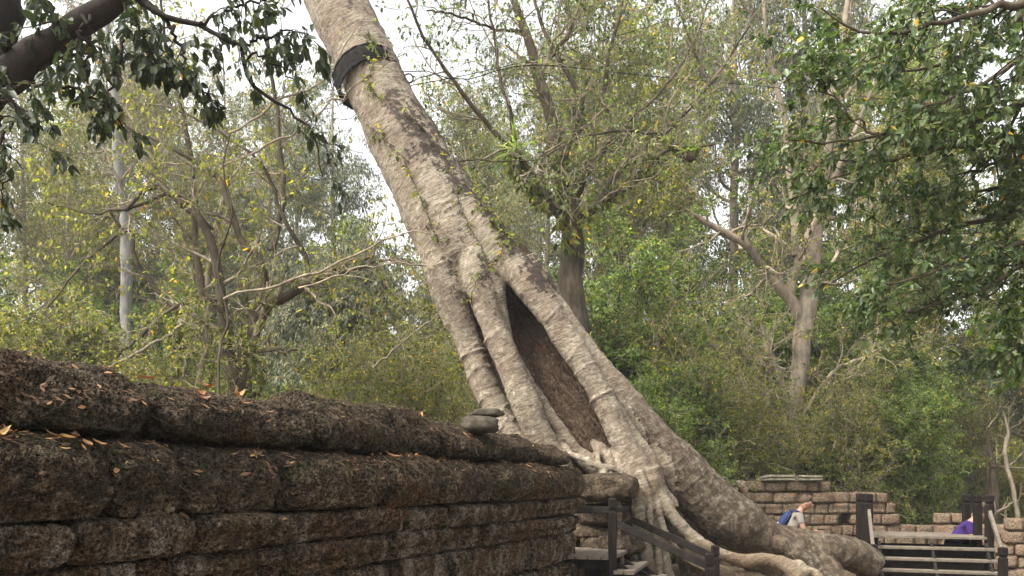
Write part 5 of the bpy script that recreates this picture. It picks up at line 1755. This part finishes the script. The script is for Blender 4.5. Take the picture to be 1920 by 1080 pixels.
# where the stone surface lies: ray down on wall blocks
dgr = bpy.context.evaluated_depsgraph_get()
vv, ff, o_ = [], [], 0
for b_ in wall.children:
    m_ = b_.data; nV = len(m_.vertices)
    a = np.empty(nV * 3, np.float32); m_.vertices.foreach_get("co", a); a = a.reshape(-1, 3) + np.array(worldloc(wall))
    vv.append(a)
    ff += [tuple(i + o_ for i in p.vertices) for p in m_.polygons]; o_ += nV
wall_bvh = BVHTree.FromPolygons([tuple(x) for x in np.concatenate(vv)], ff)


def drop(s, n):
    x, y, _ = wpt(s, n, 0)
    h = wall_bvh.ray_cast(Vector((x, y, 4)), Vector((0, 0, -1)))
    return (np.array(h[0]), np.array(h[1])) if h[0] is not None else None


# large dry leaves one by one
big = []
def big_leaf(px, n, size, rz, t, lb):
    s = s_at(px)
    h = drop(s, n)
    if h is None: return
    p, nr = h
    if nr[2] < .1: nr = norm(nr + np.array([0, 0, .4]))
    d = norm(np.array([math.cos(rz), math.sin(rz), rngL.uniform(-.25, .35)]))
    d = norm(d - nr * np.dot(d, nr) * .7)
    V, Fc = leafmesh(p + nr * (size * .10 + .012), d, size, size * .22, nr, rngL.uniform(.2, 1.1), t)
    o = mk("fallen_leaf", V, Fc, M_leaf['litter'], None, p, True, tint=np.full(len(Fc), t))
    tag(o, lb, "fallen leaf", "dry leaves on the near wall")


SH = -.085
for (px, n, sz, rz, t, lb) in [
    (8, SH, .085, .3, .5, "brown curled leaf at the left edge on the near wall's shoulder"),
    (10, -.05, .075, 1.5, .97, "yellow-ochre leaf lying lowest at the left edge of the wall"),
    (45, SH, .075, 2.8, .55, "flat brown leaf just right of the left edge on the shoulder"),
    (150, SH, .085, 1.3, .88, "upright bright orange leaf standing in the joint of the two copings"),
    (172, SH - .02, .08, 2.1, .45, "dark orange leaf leaning beside the upright bright one"),
    (125, SH, .075, .2, .5, "flat reddish leaf left of the upright orange one"),
    (180, -.06, .07, 2.6, .7, "pale tan curled leaf below the upright orange one"),
    (200, -.06, .06, .4, .75, "light tan leaf right of the pale curled one"),
    (222, -.05, .055, 1.0, .9, "small bright leaf on the first shoulder joint"),
    (245, -.06, .055, 2.2, .6, "small brown leaf right of the first shoulder joint"),
    (365, SH, .08, 2.6, .45, "long brown leaf where the second shoulder stone begins"),
    (390, -.07, .08, 2.3, .6, "reddish leaf on the second shoulder stone"),
    (408, -.06, .06, .4, .7, "tan leaf right of the reddish one on the second shoulder stone"),
    (545, -.06, .09, 2.4, .8, "pale long leaf at the step of the third shoulder stone"),
    (560, -.05, .07, 2.7, .95, "straw-coloured leaf pointing right at the step"),
    (755, SH, .12, .2, .6, "large flat brown leaf in the joint below the crest"),
    (800, SH, .10, 1.9, .8, "orange leaf right of the large flat brown one"),
    (880, -.45, .10, 1.5, .9, "orange leaf standing on the crest near the grey slabs"),
    (940, -.3, .10, .6, .8, "orange leaf on the crest just below the trunk"),
    (115, -.42, .09, .3, .6, "brown leaf lying on the far left crest"),
    (395, -.42, .11, .2, .6, "long reddish leaf on the crest before the crooked tree"),
    (500, -.4, .11, 2.6, .55, "long brown curled leaf on the crest right of the crooked tree"),
    (525, -.3, .09, 1.4, .9, "bright orange leaf tangled on the crest"),
    (440, -.24, .09, 1.6, .7, "orange leaf hanging on the crest's front"),
    (435, -.2, .075, .6, .6, "small brown leaf caught below the crest's front"),
    (515, -.23, .08, .3, .7, "twisted tan leaf on the crest's front"),
]: big_leaf(px, n, sz, rz, t, lb)

# small litter as one mass
acc = Acc()
for _ in range(1100):
    s = (rngL.random() ** 1.5) * wlen
    n_ = rngL.choice([rngL.uniform(-.20, -.03), rngL.uniform(-.6, -.25)], p=[.85, .15])
    if math.sin(s * 5.1) + math.sin(s * 2.3 + 1) < -.6 and rngL.random() < .7: continue
    h = drop(s, n_)
    if h is None: continue
    p, nr = h
    if nr[2] < .15: continue
    d = norm(rngL.normal(size=3) * np.array([1, 1, .3])); d = norm(d - nr * np.dot(d, nr) * .8)
    size = rngL.uniform(.010, .030) * (1 + .05 * s)
    sdir = norm(np.cross(d, nr)); w = size * rngL.uniform(.15, .4)
    b = p + nr * rngL.uniform(.008, .02)
    V = np.array([b - d * size, b + sdir * w + nr * w * .5, b + d * size + nr * size * rngL.uniform(0, .6), b - sdir * w + nr * w * .5])
    acc.add(V, np.array([[0, 1, 2, 3]]), np.array([rngL.random() ** 2]))
tag(acc.build("leaf_litter", M_leaf['litter'], None, wpt(3, 0, 2.0), smooth=False), "scattered bits of dry leaf along the near wall", "leaf litter", kind="stuff")

# root fibres and dry moss hanging on the crest towards the tree
st, rad_ = [], []
for _ in range(1500):
    s = s_at(rngL.uniform(640, 1112)); n_ = rngL.uniform(-.6, -.02)
    h = drop(s, n_)
    if h is None: continue
    p, nr = h
    d = norm(nr * .5 + rngL.normal(size=3) * .5 + np.array([0, 0, .1]))
    pts = [p - nr * .01]
    for k in range(4):
        d = norm(d + np.array([0, 0, -.55]) + rngL.normal(size=3) * .25); pts.append(pts[-1] + d * rngL.uniform(.015, .035))
    st.append(pts); rad_.append([.0022, .002, .0016, .0012, .0008])
V, Fq = tubes(np.array(st), np.array(rad_), 3)
m_fibre = plain("root_fibre", (.11, .075, .045), .9, .5, 30, .1, .1)
tag(mk("root_fibres", V, Fq, m_fibre, None, wpt(4, 0, 2)), "fine dry rootlets matting the crest of the near wall near the tree", "root fibres", kind="stuff")

# small climber on the leaning trunk
acc = Acc(); stm = Acc()
rngV = np.random.default_rng(80)
def on_trunk(px, py):
    o_ = Vector((0, 0, CAM_Z)); d = Vector(P(px, py, 10) - np.array([0, 0, CAM_Z])).normalized()
    h = hero_bvh.ray_cast(o_, d)
    return (np.array(h[0]), np.array(h[1])) if h[0] is not None else None
vpaths = [[(890, 600), (885, 560), (895, 530), (915, 500), (900, 460), (875, 420), (860, 380), (850, 330), (820, 280), (790, 240), (760, 210)],
          [(915, 500), (940, 470), (950, 440), (920, 400), (890, 370), (880, 330), (860, 300)], [(700, 240), (720, 260), (760, 300), (780, 350), (800, 400), (830, 470)],
          [(690, 60), (700, 100), (690, 150), (720, 200)], [(960, 470), (930, 430), (900, 380), (870, 320), (840, 270)]]
for vp in vpaths:
    pts = []
    for k in range(len(vp) - 1):
        for q in range(8):
            x = vp[k][0] + (vp[k + 1][0] - vp[k][0]) * q / 8 + rngV.normal(0, 2); y = vp[k][1] + (vp[k + 1][1] - vp[k][1]) * q / 8
            h = on_trunk(x, y)
            if h: pts.append(h[0] + h[1] * .02)
    if len(pts) < 6: continue
    pts = np.array(pts); keep = np.ones(len(pts), bool)
    keep[1:] = np.linalg.norm(np.diff(pts, axis=0), axis=1) < .4
    pts = pts[keep]
    stm.add(*tubes(pts[None], np.full((1, len(pts)), .0045), 4))
    sp_, sr_ = spawn(pts[None], np.full((1, len(pts)), .004), 44, rngV, t0=0, ln=(.08, .25), ang=(40, 90), N=4, wander=.3, trop=(0, -.1, -.1), rf=.7)
    stm.add(*tubes(sp_, sr_, 3))
    acc.add(*leaves(sp_, 3, rngV, (.04, .08), .3, .7, near=True))
root = empty("climbing_plant", P(890, 600, 10.8)); tag(root, "sparse small-leaved climber creeping up the face of the leaning trunk", "climbing plant", "climbing plants on the trees")
stm.build("twigs", M_twig_dark, root)["kind"] = "stuff"; acc.build("foliage", M_leaf['olive'], root, smooth=False)

# bare twigs that cross in front of the leaning trunk
rngT = np.random.default_rng(81)
rows_t = [
    [(430, 250, 11.2, 5), (540, 180, 11.2, 4), (600, 160, 11.1, 3), (660, 60, 11, 2), (700, 20, 11, 1.5)],
    [(470, 290, 11.2, 5), (560, 240, 11.2, 4), (640, 180, 11.1, 3.2), (710, 130, 11, 2.2), (760, 100, 11, 1.5)],
    [(420, 560, 12.0, 5), (560, 520, 11.6, 5), (640, 490, 11.2, 4), (740, 440, 11, 3), (800, 435, 10.8, 2.2), (860, 450, 10.7, 1.6)],
    [(560, 540, 11.6, 4), (700, 500, 11, 3), (800, 500, 10.7, 2.2), (850, 520, 10.6, 1.4)],
    [(700, 690, 13, 4), (760, 640, 12.6, 3), (820, 590, 12.2, 2), (860, 570, 12, 1.5)],
]
bt = empty("twiggy_sapling", gpt(430, 12.2)); tag(bt, "thin leafless sapling whose twigs cross in front of the leaning trunk", "sapling")
V, Fq = tubes(*one(cr([[*gpt(430, 12.2), .03], [*P(410, 700, 12.2), .022], [*P(428, 600, 12.1), .020], [*P(408, 500, 12), .017], [*P(436, 400, 11.6), .014], [*P(418, 320, 11.4), .012], [*P(432, 250, 11.2), .009]], 34)), 8)
mk("stem", V, Fq, M_bark_brown, bt, smooth=True)
V, Fq = tubes(*one(cr([[*P(420, 310, 11.4), .012], [*P(470, 290, 11.2), .01]], 6)), 6)
tw = Acc(); cw = Acc(); tw.add(V, Fq)
for rws in rows_t:
    pth = pixpath(rws, 18, .02, rngT); Pp, Rr = one(pth)
    tw.add(*tubes(Pp, Rr, 6))
    a, ar = spawn(Pp, Rr, 9, rngT, t0=.1, ln=(.3, .9), ang=(25, 60), N=7, wander=.22, trop=(0, 0, .03), rf=.5); ar = np.maximum(ar, .003)
    tw.add(*tubes(a, ar, 4))
    b, br = spawn(a, ar, 4, rngT, t0=.2, ln=(.12, .4), ang=(25, 60), N=5, wander=.22, rf=.6); br = np.maximum(br, .0025)
    tw.add(*tubes(b, br, 3))
    cw.add(*leaves(b[rngT.random(len(b)) < .4], 1, rngT, (.04, .07), .28, .5, near=True, tlo=.5))
tw.build("twigs", M_twig, bt); cw.build("foliage", M_leaf['olive'], bt, smooth=False)

# ------------------------------------------------------------------ hazy air
HZ = 0.0011
if HZ > 0:
    hzV = []
    x0, x1, y0, y1, z0, z1 = -401, 401, -401, 601, -2.0, 38.0
    for x in (x0, x1):
        for y in (y0, y1):
            for z_ in (z0, z1): hzV.append((x, y, z_))
    m, nt, N, L, out = newmat("hazy_air")
    pv = N.new("ShaderNodeVolumePrincipled")
    pv.inputs["Color"].default_value = (.92, .95, .97, 1)
    pv.inputs["Density"].default_value = HZ
    pv.inputs["Anisotropy"].default_value = .3
    L.new(pv.outputs[0], out.inputs["Volume"])
    tag(mk("haze", hzV, [(0, 1, 3, 2), (4, 6, 7, 5), (0, 4, 5, 1), (2, 3, 7, 6), (0, 2, 6, 4), (1, 5, 7, 3)], m), kind="stuff")
